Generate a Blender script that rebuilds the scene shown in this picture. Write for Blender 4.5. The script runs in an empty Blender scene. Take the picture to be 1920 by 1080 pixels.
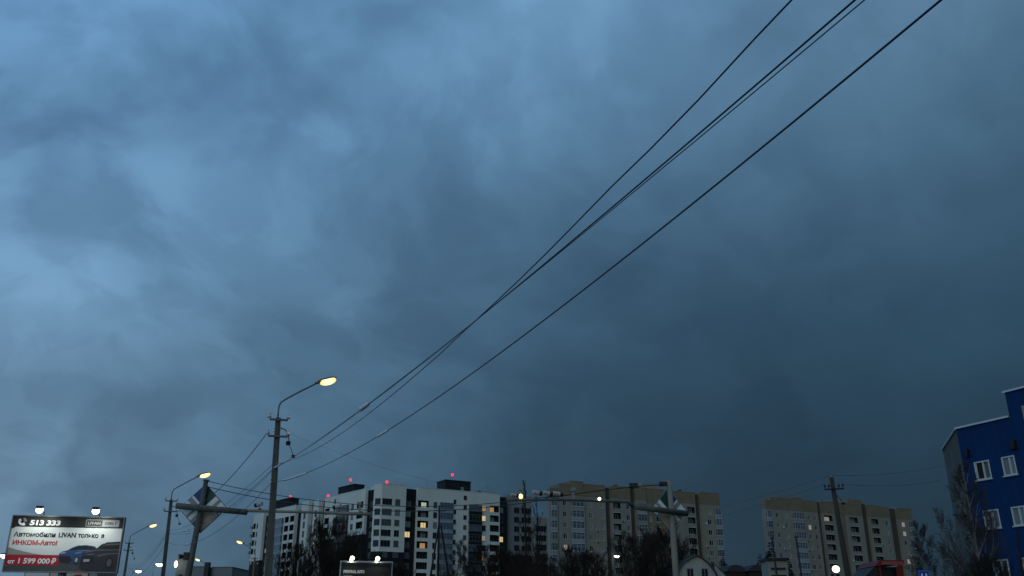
import bpy, math, random
from mathutils import Vector, Matrix

scene = bpy.context.scene
C = scene.collection
R = math.radians

# ------------------------------------------------------------------ camera
cam_data = bpy.data.cameras.new('camera')
cam_data.sensor_width = 36.0
cam_data.lens = 31.26
cam_data.clip_start = 0.1
cam_data.clip_end = 6000
cam = bpy.data.objects.new('camera', cam_data)
cam.location = (0, 0, 1.6)
cam.rotation_euler = (R(90 + 21.0), 0, 0)
C.objects.link(cam)
scene.camera = cam

# ------------------------------------------------------------------ exposure
scene.view_settings.view_transform = 'Standard'
scene.view_settings.look = 'None'
scene.view_settings.exposure = 0.0
scene.view_settings.gamma = 1.0
scene.view_settings.use_curve_mapping = False
scene.cycles.use_denoising = True
scene.cycles.max_bounces = 5
scene.cycles.sample_clamp_indirect = 4.0

# ------------------------------------------------------------------ world: overcast dusk sky
SUN_TO = Vector((-0.30, -0.95, 0.22)).normalized()      # towards the last light, behind the clouds at our back
world = bpy.data.worlds.new('World')
scene.world = world
world.use_nodes = True
wn, wl = world.node_tree.nodes, world.node_tree.links
wn.clear()


def wmath(op, a, b=None, c=None, clamp=False):
    n = wn.new('ShaderNodeMath'); n.operation = op; n.use_clamp = clamp
    for i, v in enumerate((a, b, c)):
        if v is None: continue
        if isinstance(v, (int, float)): n.inputs[i].default_value = v
        else: wl.new(v, n.inputs[i])
    return n.outputs[0]


def wvec(op, a, b=None):
    n = wn.new('ShaderNodeVectorMath'); n.operation = op
    for i, v in enumerate((a, b)):
        if v is None: continue
        if isinstance(v, (tuple, list)): n.inputs[i].default_value = v
        else: wl.new(v, n.inputs[i])
    return n.outputs['Value'] if op == 'DOT_PRODUCT' else n.outputs[0]


def wnoise(vec, scale, detail, rough, dist=0.0):
    n = wn.new('ShaderNodeTexNoise'); n.inputs['Scale'].default_value = scale
    n.inputs['Detail'].default_value = detail; n.inputs['Roughness'].default_value = rough
    n.inputs['Distortion'].default_value = dist
    wl.new(vec, n.inputs['Vector']); return n


def wcombine(x, y, z):
    n = wn.new('ShaderNodeCombineXYZ')
    for i, v in enumerate((x, y, z)):
        if isinstance(v, (int, float)): n.inputs[i].default_value = v
        else: wl.new(v, n.inputs[i])
    return n.outputs[0]


tc = wn.new('ShaderNodeTexCoord')
dirn = wvec('NORMALIZE', tc.outputs['Generated'])
sep = wn.new('ShaderNodeSeparateXYZ'); wl.new(dirn, sep.inputs[0])
dx, dy, dz = sep.outputs
zc = wmath('MINIMUM', wmath('MAXIMUM', dz, 0.0), 0.72)
xc = wmath('MINIMUM', wmath('MAXIMUM', dx, -0.62), 0.55)
# cloud deck: look direction carried up to a flat layer
den = wmath('ADD', wmath('MAXIMUM', dz, 0.0), 0.52)
deck = wcombine(wmath('DIVIDE', dx, den), wmath('DIVIDE', dy, den), 0.0)
warp = wnoise(deck, 2.2, 3.0, 0.5)
wind = wn.new('ShaderNodeVectorRotate'); wind.rotation_type = 'Z_AXIS'; wind.inputs['Angle'].default_value = R(-48)
wl.new(deck, wind.inputs['Vector'])
deck = wvec('MULTIPLY', wind.outputs[0], (0.98, 1.06, 1.0))
deckw = wvec('ADD', deck, wvec('MULTIPLY', wvec('SUBTRACT', warp.outputs['Color'], (0.5, 0.5, 0.5)), (0.30, 0.30, 0.0)))
n_big = wnoise(wvec('ADD', deckw, (3.7, 0.6, 0.0)), 2.0, 2.0, 0.5).outputs['Fac']
n_mid = wnoise(wvec('ADD', deckw, (5.3, 2.1, 0.0)), 4.4, 3.0, 0.5, 0.2).outputs['Fac']
n_fine = wnoise(wvec('ADD', deckw, (1.7, 8.4, 0.0)), 10.0, 4.0, 0.55, 0.25).outputs['Fac']


def puffs(n, lo, hi):               # soft-edged cloud clumps out of a noise
    m = wn.new('ShaderNodeMapRange'); m.interpolation_type = 'SMOOTHSTEP'
    wl.new(n, m.inputs['Value']); m.inputs['From Min'].default_value = lo; m.inputs['From Max'].default_value = hi
    m.inputs['To Min'].default_value = -0.5; m.inputs['To Max'].default_value = 0.5
    return m.outputs[0]


near_up = wmath('MULTIPLY_ADD', zc, 1.0, 0.36)
billow = wmath('ADD', wmath('ADD', wmath('MULTIPLY', puffs(n_big, 0.36, 0.64), 0.22),
                            wmath('MULTIPLY', puffs(n_mid, 0.40, 0.60), 0.25)),
               wmath('MULTIPLY', puffs(n_fine, 0.40, 0.60), 0.17))
billow = wmath('MULTIPLY', wmath('MULTIPLY', billow, near_up), wmath('MULTIPLY_ADD', xc, -0.8, 0.95))
# cloud masses of this evening: (direction, tightness, brightness), their edges frayed by the same noise
frayed = wvec('NORMALIZE', wvec('ADD', dirn, wvec('MULTIPLY', wvec('SUBTRACT', wnoise(dirn, 5.0, 4.0, 0.55).outputs['Color'], (0.5, 0.5, 0.5)), (0.34, 0.34, 0.34))))
MASSES = [
    ((0.180, 0.965, 0.170), 30, -0.30),
    ((-0.494, 0.749, 0.442), 819, 0.22),
    ((-0.487, 0.819, 0.303), 331, 0.12),
    ((-0.452, 0.862, 0.228), 331, 0.13),
    ((-0.485, 0.864, 0.134), 714, 0.30),
    ((-0.442, 0.889, 0.120), 2510, 0.22),
    ((-0.369, 0.736, 0.568), 331, 0.12),
    ((-0.327, 0.794, 0.513), 1115, 0.09),
    ((-0.194, 0.799, 0.569), 278, -0.02),
    ((-0.064, 0.819, 0.570), 819, 0.09),
    ((-0.036, 0.884, 0.467), 950, 0.11),
    ((-0.210, 0.862, 0.462), 1115, 0.08),
    ((0.052, 0.826, 0.561), 1983, 0.10),
    ((-0.200, 0.899, 0.389), 950, 0.08),
    ((0.077, 0.859, 0.507), 1115, 0.06),
    ((0.184, 0.819, 0.543), 627, 0.05),
    ((0.331, 0.784, 0.525), 204, 0.05),
    ((-0.425, 0.758, 0.496), 237, -0.13),
    ((-0.272, 0.773, 0.573), 495, -0.11),
    ((-0.184, 0.823, 0.538), 1327, -0.12),
    ((-0.454, 0.878, 0.152), 1743, -0.24),
    ((-0.386, 0.908, 0.162), 331, -0.12),
    ((-0.428, 0.883, 0.190), 1983, -0.10),
    ((-0.096, 0.925, 0.368), 178, -0.12),
    ((-0.241, 0.836, 0.493), 1115, -0.06),
    ((-0.265, 0.921, 0.285), 495, -0.09),
    ((0.012, 0.855, 0.518), 1606, -0.07),
    ((0.160, 0.908, 0.387), 495, -0.06),
    ((-0.472, 0.777, 0.416), 1606, -0.10),
    ((0.113, 0.944, 0.311), 156, -0.05),
    ((0.449, 0.809, 0.379), 90, 0.10)]
acc = billow
for d, k, a in MASSES:
    d = Vector(d).normalized()
    dot = wvec('DOT_PRODUCT', frayed, tuple(d))
    lobe = wmath('EXPONENT', wmath('MULTIPLY', wmath('SUBTRACT', dot, 1.0), float(k)))
    lobe = wmath('ADD', wmath('MULTIPLY', lobe, 0.4), wmath('MULTIPLY', wmath('SMOOTH_MIN', wmath('MULTIPLY', wmath('MAXIMUM', wmath('SUBTRACT', lobe, 0.25), 0.0), 2.0), 1.0, 0.2), 0.6))
    acc = wmath('MULTIPLY_ADD', lobe, float(a), acc)
xz = wmath('MULTIPLY', xc, zc)
SKY = ((-3.601, -2.795, 2.472, 3.922, 1.00), (-2.75, -2.164, 2.316, 2.72, 0.92), (-2.274, -1.926, 2.373, 2.137, 0.84))
chan = []
for a, bx, bz, bxz, kb in SKY:
    e = wmath('ADD', wmath('MULTIPLY_ADD', xc, bx, a), wmath('ADD', wmath('MULTIPLY', zc, bz), wmath('MULTIPLY', xz, bxz)))
    e = wmath('MULTIPLY_ADD', acc, kb, e)
    chan.append(wmath('EXPONENT', e))
rgb = wn.new('ShaderNodeCombineColor')
for i in range(3): wl.new(chan[i], rgb.inputs[i])
sky = wn.new('ShaderNodeTexSky'); sky.sky_type = 'NISHITA'; sky.sun_disc = False
sky.sun_elevation = math.asin(SUN_TO.z); sky.sun_rotation = math.atan2(SUN_TO.x, SUN_TO.y)
bg_sky = wn.new('ShaderNodeBackground'); bg_sky.inputs['Strength'].default_value = 0.0015
wl.new(sky.outputs[0], bg_sky.inputs['Color'])
bg_cloud = wn.new('ShaderNodeBackground'); bg_cloud.inputs['Strength'].default_value = 0.94
wl.new(rgb.outputs[0], bg_cloud.inputs['Color'])
add = wn.new('ShaderNodeAddShader'); wl.new(bg_sky.outputs[0], add.inputs[0]); wl.new(bg_cloud.outputs[0], add.inputs[1])
wout = wn.new('ShaderNodeOutputWorld'); wl.new(add.outputs[0], wout.inputs['Surface'])

# ------------------------------------------------------------------ sun: what is left of it, spread by the cloud
sun_data = bpy.data.lights.new('sun', 'SUN')
sun_data.energy = 0.50
sun_data.angle = R(50)
sun_data.color = (0.97, 1.0, 0.96)
sun = bpy.data.objects.new('sun', sun_data)
sun.rotation_euler = (-SUN_TO).to_track_quat('-Z', 'Y').to_euler()
sun.location = (0, -20, 60)
C.objects.link(sun)

# ------------------------------------------------------------------ materials
MATS = {}


def mat(name, col, rough=0.8, metal=0.0, spec=0.3, noise=0.0, scale=1.0, stretch=(1, 1, 1), emit=None, strength=0.0, bump=0.0, col2=None):
    if name in MATS: return MATS[name]
    m = bpy.data.materials.new(name); m.use_nodes = True
    nt = m.node_tree; b = nt.nodes['Principled BSDF']
    b.inputs['Roughness'].default_value = rough; b.inputs['Metallic'].default_value = metal
    b.inputs['Specular IOR Level'].default_value = spec
    b.inputs['Base Color'].default_value = (*col, 1)
    if noise > 0:
        t = nt.nodes.new('ShaderNodeTexCoord'); mp = nt.nodes.new('ShaderNodeMapping')
        mp.inputs['Scale'].default_value = stretch
        nz = nt.nodes.new('ShaderNodeTexNoise'); nz.inputs['Scale'].default_value = scale; nz.inputs['Detail'].default_value = 6
        nz.inputs['Roughness'].default_value = 0.62
        nt.links.new(t.outputs['Object'], mp.inputs['Vector']); nt.links.new(mp.outputs[0], nz.inputs['Vector'])
        rp = nt.nodes.new('ShaderNodeValToRGB')
        lo = [c * (1 - noise) for c in col]; hi = [min(1, c * (1 + noise)) for c in (col2 or col)]
        rp.color_ramp.elements[0].position = 0.3; rp.color_ramp.elements[0].color = (*lo, 1)
        rp.color_ramp.elements[1].position = 0.7; rp.color_ramp.elements[1].color = (*hi, 1)
        nt.links.new(nz.outputs['Fac'], rp.inputs['Fac']); nt.links.new(rp.outputs['Color'], b.inputs['Base Color'])
        if bump > 0:
            bp = nt.nodes.new('ShaderNodeBump'); bp.inputs['Strength'].default_value = bump; bp.inputs['Distance'].default_value = 0.02
            nt.links.new(nz.outputs['Fac'], bp.inputs['Height']); nt.links.new(bp.outputs['Normal'], b.inputs['Normal'])
    if emit is not None:
        b.inputs['Emission Color'].default_value = (*emit, 1); b.inputs['Emission Strength'].default_value = strength
    MATS[name] = m
    return m


M_white = mat('white facade panel', (0.58, 0.62, 0.575), 0.75, spec=0.15, noise=0.08, scale=0.25, stretch=(1, 1, 0.4))
M_dark = mat('graphite facade panel', (0.011, 0.017, 0.019), 0.7, spec=0.1, noise=0.25, scale=0.4)
M_darkbrown = mat('dark brown cladding', (0.030, 0.026, 0.022), 0.8, spec=0.1, noise=0.25, scale=0.4)
M_grey = mat('grey facade panel', (0.20, 0.225, 0.22), 0.8, spec=0.15, noise=0.1, scale=0.3)
M_hut = mat('dark roof hut cladding', (0.016, 0.022, 0.025), 0.7, spec=0.1, noise=0.2, scale=0.5)
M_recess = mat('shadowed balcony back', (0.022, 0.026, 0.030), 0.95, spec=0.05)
M_core = mat('building core', (0.05, 0.05, 0.05), 0.9)
M_frame = mat('white window frame', (0.46, 0.49, 0.48), 0.5)
M_framed = mat('grey window frame', (0.10, 0.12, 0.13), 0.5)
M_bayframe = mat('blue grey bay frame', (0.22, 0.29, 0.35), 0.5)
M_glass = mat('dark window glass', (0.010, 0.014, 0.018), 0.06, spec=0.5)
M_glass_pale = mat('window with pale curtain', (0.19, 0.22, 0.22), 0.25, spec=0.5)
M_glass_dim = mat('window with grey blind', (0.075, 0.09, 0.095), 0.2, spec=0.5)
M_glass_bay = mat('blue balcony glass', (0.075, 0.105, 0.14), 0.08, spec=0.6, noise=0.35, scale=0.6)
M_lit_warm = mat('warm lit window', (0.3, 0.25, 0.15), 0.3, emit=(1.0, 0.74, 0.33), strength=0.62, noise=0.3, scale=2)
M_lit_orange = mat('orange lit window', (0.3, 0.2, 0.1), 0.3, emit=(1.0, 0.55, 0.22), strength=0.36)
M_lit_pale = mat('pale lit window', (0.3, 0.3, 0.25), 0.3, emit=(0.86, 1.0, 0.80), strength=0.42)
M_lit_dimp = mat('faintly lit window', (0.3, 0.28, 0.25), 0.3, emit=(1.0, 0.78, 0.62), strength=0.22)
M_beige = mat('beige concrete panel', (0.235, 0.222, 0.178), 0.85, noise=0.12, scale=0.3, stretch=(1, 1, 0.3))
M_beige2 = mat('grey concrete panel', (0.222, 0.228, 0.195), 0.85, noise=0.12, scale=0.3, stretch=(1, 1, 0.3))
M_attic = mat('brown brick attic', (0.185, 0.158, 0.105), 0.85, noise=0.15, scale=0.5)
M_brown = mat('brown recess wall', (0.070, 0.062, 0.048), 0.85, noise=0.15, scale=0.5)
M_slab = mat('white balcony trim', (0.43, 0.47, 0.47), 0.7, noise=0.1, scale=0.8)
M_loggia = mat('grey blue loggia panel', (0.24, 0.29, 0.31), 0.6, noise=0.15, scale=0.6)
M_blue = mat('ultramarine painted wall', (0.003, 0.031, 0.105), 0.8, spec=0.12, noise=0.20, scale=0.9, stretch=(1.6, 1.6, 0.22))
M_bluegrey = mat('grey rendered gable wall', (0.135, 0.135, 0.118), 0.95, spec=0.05, noise=0.15, scale=0.6)
M_coping = mat('pale metal coping', (0.55, 0.58, 0.60), 0.45, metal=0.3)
M_concrete = mat('weathered concrete pole', (0.105, 0.105, 0.090), 0.9, spec=0.15, noise=0.3, scale=2.2, stretch=(3, 3, 0.6), bump=0.3)
M_gsteel = mat('galvanised steel', (0.16, 0.175, 0.18), 0.5, metal=0.6, noise=0.2, scale=3)
M_gantry = mat('painted grey gantry steel', (0.095, 0.098, 0.085), 0.6, spec=0.2, noise=0.2, scale=1.5)
M_gantry2 = mat('pale gantry steel', (0.22, 0.20, 0.16), 0.65, spec=0.2, noise=0.2, scale=1.5)
M_black = mat('black plastic', (0.012, 0.012, 0.013), 0.45)
M_cable = mat('black cable sheath', (0.012, 0.014, 0.016), 0.28, spec=0.6)
M_cable_far = mat('grey weathered wire', (0.03, 0.04, 0.05), 0.4)
M_pale = mat('pale cable glint and bracket', (0.62, 0.66, 0.68), 0.4)  # pale colour for the modelled lamp glints on cables, and a lamp bracket
M_porcelain = mat('pale porcelain', (0.45, 0.50, 0.52), 0.25, spec=0.6)
M_wood = mat('dark creosoted timber', (0.040, 0.032, 0.024), 0.9, noise=0.35, scale=3, stretch=(4, 4, 0.4), bump=0.4)
M_lamp = mat('sodium lamp glass', (1, 0.8, 0.5), 0.4, emit=(1.0, 0.62, 0.18), strength=3.2)
def burner(m, half):
    nt = m.node_tree; b = nt.nodes['Principled BSDF']; tc_ = nt.nodes.new('ShaderNodeTexCoord'); mp = nt.nodes.new('ShaderNodeMapping')
    mp.inputs['Scale'].default_value = (1 / half, 0.5 / half, 0.5 / half); gr = nt.nodes.new('ShaderNodeTexGradient'); gr.gradient_type = 'SPHERICAL'
    nt.links.new(tc_.outputs['Object'], mp.inputs[0]); nt.links.new(mp.outputs[0], gr.inputs[0])
    rc = nt.nodes.new('ShaderNodeValToRGB'); e = rc.color_ramp.elements
    e[0].position = 0.05; e[0].color = (1.0, 0.42, 0.075, 1); e[1].position = 0.62; e[1].color = (1.0, 0.70, 0.24, 1)
    ma = nt.nodes.new('ShaderNodeMath'); ma.operation = 'MULTIPLY_ADD'; ma.inputs[1].default_value = 2.4; ma.inputs[2].default_value = 1.05
    nt.links.new(gr.outputs['Fac'], rc.inputs[0]); nt.links.new(gr.outputs['Fac'], ma.inputs[0])
    nt.links.new(rc.outputs[0], b.inputs['Emission Color']); nt.links.new(ma.outputs[0], b.inputs['Emission Strength'])


burner(M_lamp, 0.42)
M_lampw = mat('white lamp glass', (1, 1, 0.9), 0.4, emit=(1.0, 0.95, 0.72), strength=5.0)
M_flood = mat('floodlight glass', (1, 1, 0.9), 0.4, emit=(0.95, 1.0, 0.66), strength=4.0)
M_red = mat('red warning lamp glass', (0.8, 0.05, 0.06), 0.4, emit=(1.0, 0.02, 0.045), strength=2.4)
M_bark = mat('dark wet bark', (0.022, 0.017, 0.013), 0.95, noise=0.3, scale=5)
M_twig = mat('brown bare twigs', (0.022, 0.016, 0.011), 0.95)
M_birch = mat('birch bark', (0.17, 0.16, 0.14), 0.9, noise=0.5, scale=4, stretch=(1, 1, 3))
M_twigr = mat('grey brown birch twigs', (0.040, 0.035, 0.030), 0.95)
M_needle = mat('dark needles', (0.018, 0.030, 0.028), 0.9)
M_asphalt = mat('asphalt', (0.05, 0.05, 0.05), 0.9, noise=0.25, scale=1.2)
M_ground = mat('bare spring ground', (0.065, 0.058, 0.042), 0.95, noise=0.35, scale=0.4)
M_pave = mat('concrete paving', (0.20, 0.20, 0.19), 0.9, noise=0.2, scale=1.5)
M_kerb = mat('kerb stone', (0.30, 0.30, 0.29), 0.9, noise=0.2, scale=2)
M_paint = mat('white road paint', (0.72, 0.72, 0.70), 0.7, noise=0.15, scale=3)


# ------------------------------------------------------------------ mesh helpers
class MB:
    def __init__(s): s.v = []; s.f = []; s.m = []

    def quad(s, a, b, c, d, m=0):
        i = len(s.v); s.v += [tuple(a), tuple(b), tuple(c), tuple(d)]; s.f.append((i, i + 1, i + 2, i + 3)); s.m.append(m)

    def poly(s, pts, m=0):
        i = len(s.v); s.v += [tuple(p) for p in pts]; s.f.append(tuple(range(i, i + len(pts)))); s.m.append(m)

    def box(s, x0, x1, y0, y1, z0, z1, m=0):
        i = len(s.v)
        s.v += [(x0, y0, z0), (x1, y0, z0), (x1, y1, z0), (x0, y1, z0), (x0, y0, z1), (x1, y0, z1), (x1, y1, z1), (x0, y1, z1)]
        for q in ((3, 2, 1, 0), (4, 5, 6, 7), (0, 1, 5, 4), (1, 2, 6, 5), (2, 3, 7, 6), (3, 0, 4, 7)):
            s.f.append(tuple(i + k for k in q)); s.m.append(m)

    def prism(s, pts, z0, z1, m=0):                 # vertical prism over a plan polygon (anticlockwise)
        n = len(pts); i = len(s.v)
        s.v += [(p[0], p[1], z0) for p in pts] + [(p[0], p[1], z1) for p in pts]
        s.f.append(tuple(range(i + n - 1, i - 1, -1))); s.m.append(m)
        s.f.append(tuple(range(i + n, i + 2 * n))); s.m.append(m)
        for k in range(n):
            j = (k + 1) % n
            s.f.append((i + k, i + j, i + n + j, i + n + k)); s.m.append(m)

    def extrude_xz(s, pts, y0, y1, m=0):            # plate with an outline in X-Z and thickness in Y
        n = len(pts); i = len(s.v)
        s.v += [(p[0], y0, p[1]) for p in pts] + [(p[0], y1, p[1]) for p in pts]
        s.f.append(tuple(range(i, i + n))); s.m.append(m)
        s.f.append(tuple(range(i + 2 * n - 1, i + n - 1, -1))); s.m.append(m)
        for k in range(n):
            j = (k + 1) % n
            s.f.append((i + k, i + n + k, i + n + j, i + j)); s.m.append(m)

    def tube(s, pts, radii, sides=6, m=0, caps=True, square=False):
        pts = [Vector(p) for p in pts]
        if isinstance(radii, (int, float)): radii = [radii] * len(pts)
        i0 = len(s.v); up = None
        for k, p in enumerate(pts):
            t = (pts[min(k + 1, len(pts) - 1)] - pts[max(k - 1, 0)])
            t = t.normalized() if t.length > 1e-9 else Vector((0, 0, 1))
            if up is None:
                up = Vector((1, 0, 0)) if abs(t.x) < 0.8 else Vector((0, 1, 0))
            a = (up - t * up.dot(t)).normalized(); b = t.cross(a); up = a
            for q in range(sides):
                an = 2 * math.pi * (q + (0.5 if square else 0)) / sides
                s.v.append(tuple(p + (a * math.cos(an) + b * math.sin(an)) * radii[k]))
        for k in range(len(pts) - 1):
            for q in range(sides):
                r = (q + 1) % sides
                s.f.append((i0 + k * sides + q, i0 + k * sides + r, i0 + (k + 1) * sides + r, i0 + (k + 1) * sides + q)); s.m.append(m)
        if caps:
            s.f.append(tuple(i0 + q for q in range(sides - 1, -1, -1))); s.m.append(m)
            e = i0 + (len(pts) - 1) * sides
            s.f.append(tuple(e + q for q in range(sides))); s.m.append(m)

    def mesh(s, name, mats, smooth=False):
        me = bpy.data.meshes.new(name)
        me.from_pydata(s.v, [], s.f)
        if not isinstance(mats, (list, tuple)): mats = [mats]
        for q in mats: me.materials.append(q)
        if len(mats) > 1: me.polygons.foreach_set('material_index', s.m)
        if smooth: me.polygons.foreach_set('use_smooth', [True] * len(me.polygons))
        me.update()
        return me

    def build(s, name, mats, parent=None, loc=(0, 0, 0), rot=(0, 0, 0), smooth=False):
        return link(name, s.mesh(name, mats, smooth), parent, loc, rot)


def link(name, data, parent=None, loc=(0, 0, 0), rot=(0, 0, 0)):
    o = bpy.data.objects.new(name, data); C.objects.link(o)
    o.location = loc; o.rotation_euler = rot
    if parent is not None: o.parent = parent
    return o


def tag(o, label, cat, group=None, kind=None):
    if label: o['label'] = label
    if cat: o['category'] = cat
    if group: o['group'] = group
    if kind: o['kind'] = kind
    return o


def thing(name, label, cat, loc=(0, 0, 0), rot=(0, 0, 0), group=None):
    return tag(link(name, None, None, loc, rot), label, cat, group)


def dup(root, loc, rot, label=None):
    r = root.copy(); C.objects.link(r); r.location = loc; r.rotation_euler = rot
    if label: r['label'] = label
    for ch in list(root.children):
        c = ch.copy(); C.objects.link(c); c.parent = r
        for g in list(ch.children):
            d = g.copy(); C.objects.link(d); d.parent = c
    return r


def ellipsoid(mb, c, r, nu=12, nv=8, m=0, vmin=0.0, vmax=1.0):
    i0 = len(mb.v)
    for a in range(nv + 1):
        th = math.pi * (vmin + (vmax - vmin) * a / nv)
        for b in range(nu):
            ph = 2 * math.pi * b / nu
            mb.v.append((c[0] + r[0] * math.sin(th) * math.cos(ph), c[1] + r[1] * math.sin(th) * math.sin(ph), c[2] + r[2] * math.cos(th)))
    for a in range(nv):
        for b in range(nu):
            d = (b + 1) % nu
            mb.f.append((i0 + a * nu + b, i0 + (a + 1) * nu + b, i0 + (a + 1) * nu + d, i0 + a * nu + d)); mb.m.append(m)


def text_mesh(body, size, extrude, bold=0.0, material=None, align='LEFT', shear=0.0, spacing=1.0):
    cu = bpy.data.curves.new('lettering', 'FONT')
    cu.body = body; cu.size = size; cu.extrude = extrude; cu.offset = bold; cu.align_x = align; cu.shear = shear
    cu.space_character = spacing; cu.resolution_u = 2
    o = bpy.data.objects.new('lettering', cu); C.objects.link(o)
    dg = bpy.context.evaluated_depsgraph_get()
    me = bpy.data.meshes.new_from_object(o.evaluated_get(dg))
    bpy.data.objects.remove(o)
    me.materials.clear(); me.materials.append(material)
    return me


# ------------------------------------------------------------------ ground
ROAD = Vector((-0.46, 0.888)).normalized()      # the road runs away to the left of straight ahead
RN = Vector((ROAD.y, -ROAD.x))                  # its right-hand side
RANG = math.atan2(ROAD.y, ROAD.x) - math.pi / 2
lamp_line = Vector((-8.8, 33.0))                # the lamp posts stand on the left verge of the road
mb = MB(); mb.quad((-3000, -3000, 0), (3000, -3000, 0), (3000, 3000, 0), (-3000, 3000, 0))
tag(mb.build('ground', M_ground), None, None, kind='structure')


def strip(name, o0, o1, z, material, s0=-220, s1=700, thick=None, dashes=None):
    m = MB()
    spans = [(s0, s1)] if not dashes else [(s, s + dashes[0]) for s in range(s0, s1, dashes[1])]
    for a, b in spans:
        if thick: m.box(o0, o1, a, b, z - thick, z)
        else: m.quad((o0, a, z), (o1, a, z), (o1, b, z), (o0, b, z))
    o = m.build(name, material, None, (lamp_line.x, lamp_line.y, 0), (0, 0, RANG))
    tag(o, None, None, kind='structure'); return o


strip('road', 1.2, 15.5, 0.008, M_asphalt)
strip('side_road', -13.0, -3.0, 0.008, M_asphalt)
strip('median', -3.0, 1.0, 0.12, M_pave, thick=0.12)
strip('kerb', 1.0, 1.2, 0.14, M_kerb, thick=0.14)
strip('kerb', 15.5, 15.7, 0.14, M_kerb, thick=0.14)
strip('pavement', 15.7, 18.5, 0.125, M_pave, thick=0.125)
strip('road_marking', 8.27, 8.43, 0.012, M_paint, s1=180, dashes=(3, 9))
strip('road_marking', 1.6, 1.75, 0.012, M_paint)
strip('road_marking', 14.9, 15.05, 0.012, M_paint)


# ------------------------------------------------------------------ buildings
class Facade:
    """a wall line: origin in plan, direction left to right as seen from the street"""
    def __init__(s, root, origin, d):
        s.root = root; s.o = Vector(origin); s.d = Vector(d).normalized(); s.into = Vector((-s.d.y, s.d.x))
        s.ang = math.atan2(s.d.y, s.d.x)

    def loc(s, t=0.0, z=0.0, y=0.0):
        p = s.o + s.d * t + s.into * y
        return (p.x - s.root.location.x, p.y - s.root.location.y, z - s.root.location.z)

    def put(s, name, me, t=0.0, z=0.0, y=0.0):
        return link(name, me, s.root, s.loc(t, z, y), (0, 0, s.ang))

    def section(s, name, t0, t1, z0, z1, mats, y0=0.0, depth=12.0, holes=()):
        """block of building; holes = (t0, z0, t1, z1, recess) cut into its front"""
        m = MB()
        ts = sorted({t0, t1, *[h[0] for h in holes], *[h[2] for h in holes]})
        zs = sorted({z0, z1, *[h[1] for h in holes], *[h[3] for h in holes]})
        ts = [t for t in ts if t0 - 1e-6 <= t <= t1 + 1e-6]; zs = [z for z in zs if z0 - 1e-6 <= z <= z1 + 1e-6]
        for i in range(len(ts) - 1):
            z_run = None
            for j in range(len(zs) - 1):
                cx, cz = (ts[i] + ts[i + 1]) / 2, (zs[j] + zs[j + 1]) / 2
                solid = not any(h[0] < cx < h[2] and h[1] < cz < h[3] for h in holes)
                if solid and z_run is None: z_run = zs[j]
                if not solid and z_run is not None:
                    m.quad((ts[i], y0, z_run), (ts[i + 1], y0, z_run), (ts[i + 1], y0, zs[j]), (ts[i], y0, zs[j])); z_run = None
            if z_run is not None:
                m.quad((ts[i], y0, z_run), (ts[i + 1], y0, z_run), (ts[i + 1], y0, z1), (ts[i], y0, z1))
        for a, b, c, d, r in holes:
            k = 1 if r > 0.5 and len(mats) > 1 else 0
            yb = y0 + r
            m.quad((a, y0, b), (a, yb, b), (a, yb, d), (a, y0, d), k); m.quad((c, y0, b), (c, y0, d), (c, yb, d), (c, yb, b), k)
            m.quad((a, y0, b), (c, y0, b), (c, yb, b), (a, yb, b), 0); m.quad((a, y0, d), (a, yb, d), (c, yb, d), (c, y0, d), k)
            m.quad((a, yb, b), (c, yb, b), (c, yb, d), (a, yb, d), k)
        ye = y0 + depth
        m.quad((t0, ye, z0), (t0, y0, z0), (t0, y0, z1), (t0, ye, z1)); m.quad((t1, y0, z0), (t1, ye, z0), (t1, ye, z1), (t1, y0, z1))
        m.quad((t1, ye, z0), (t0, ye, z0), (t0, ye, z1), (t1, ye, z1)); m.quad((t0, y0, z1), (t1, y0, z1), (t1, ye, z1), (t0, ye, z1))
        return s.put(name, m.mesh(name, list(mats)))

    def window(s, t, z, w, h, glass, y=0.0, frame=None, mull=1, name='window'):
        frame = frame or M_frame
        f = s.put(name, frame_mesh(w, h, mull, frame), t, z, y)
        link('pane', pane_mesh(w, h, glass), f, (0, 0, 0))
        return f

    def bay(s, t, z, w, h, dep, glass, frame, spand, trim, y=0.0, name='glazed_balcony', base=1.0):
        b = s.put(name, bay_mesh(w, h, dep, frame, spand, trim, base), t, z, y)
        link('pane', bay_pane_mesh(w, h, dep, glass, base), b, (0, 0, 0))
        return b


CACHE = {}


def frame_mesh(w, h, mull, material, e=0.09):
    k = ('f', round(w, 2), round(h, 2), mull, material.name)
    if k not in CACHE:
        m = MB(); y0, y1 = 0.05, 0.17
        m.box(0, e, y0, y1, 0, h); m.box(w - e, w, y0, y1, 0, h); m.box(e, w - e, y0, y1, 0, e); m.box(e, w - e, y0, y1, h - e, h)
        for q in range(mull):
            x = w * (q + 1) / (mull + 1) + (0.06 * w if mull == 1 else 0); m.box(x - 0.035, x + 0.035, y0 + 0.01, y1, e, h - e)
        m.box(-0.06, w + 0.06, -0.08, y0 + 0.02, -0.05, -0.004)      # sill
        CACHE[k] = m.mesh('window', material)
    return CACHE[k]


def pane_mesh(w, h, material):
    k = ('p', round(w, 2), round(h, 2), material.name)
    if k not in CACHE:
        m = MB(); m.box(0.02, w - 0.02, 0.10, 0.13, 0.02, h - 0.02); CACHE[k] = m.mesh('pane', material)
    return CACHE[k]


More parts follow.
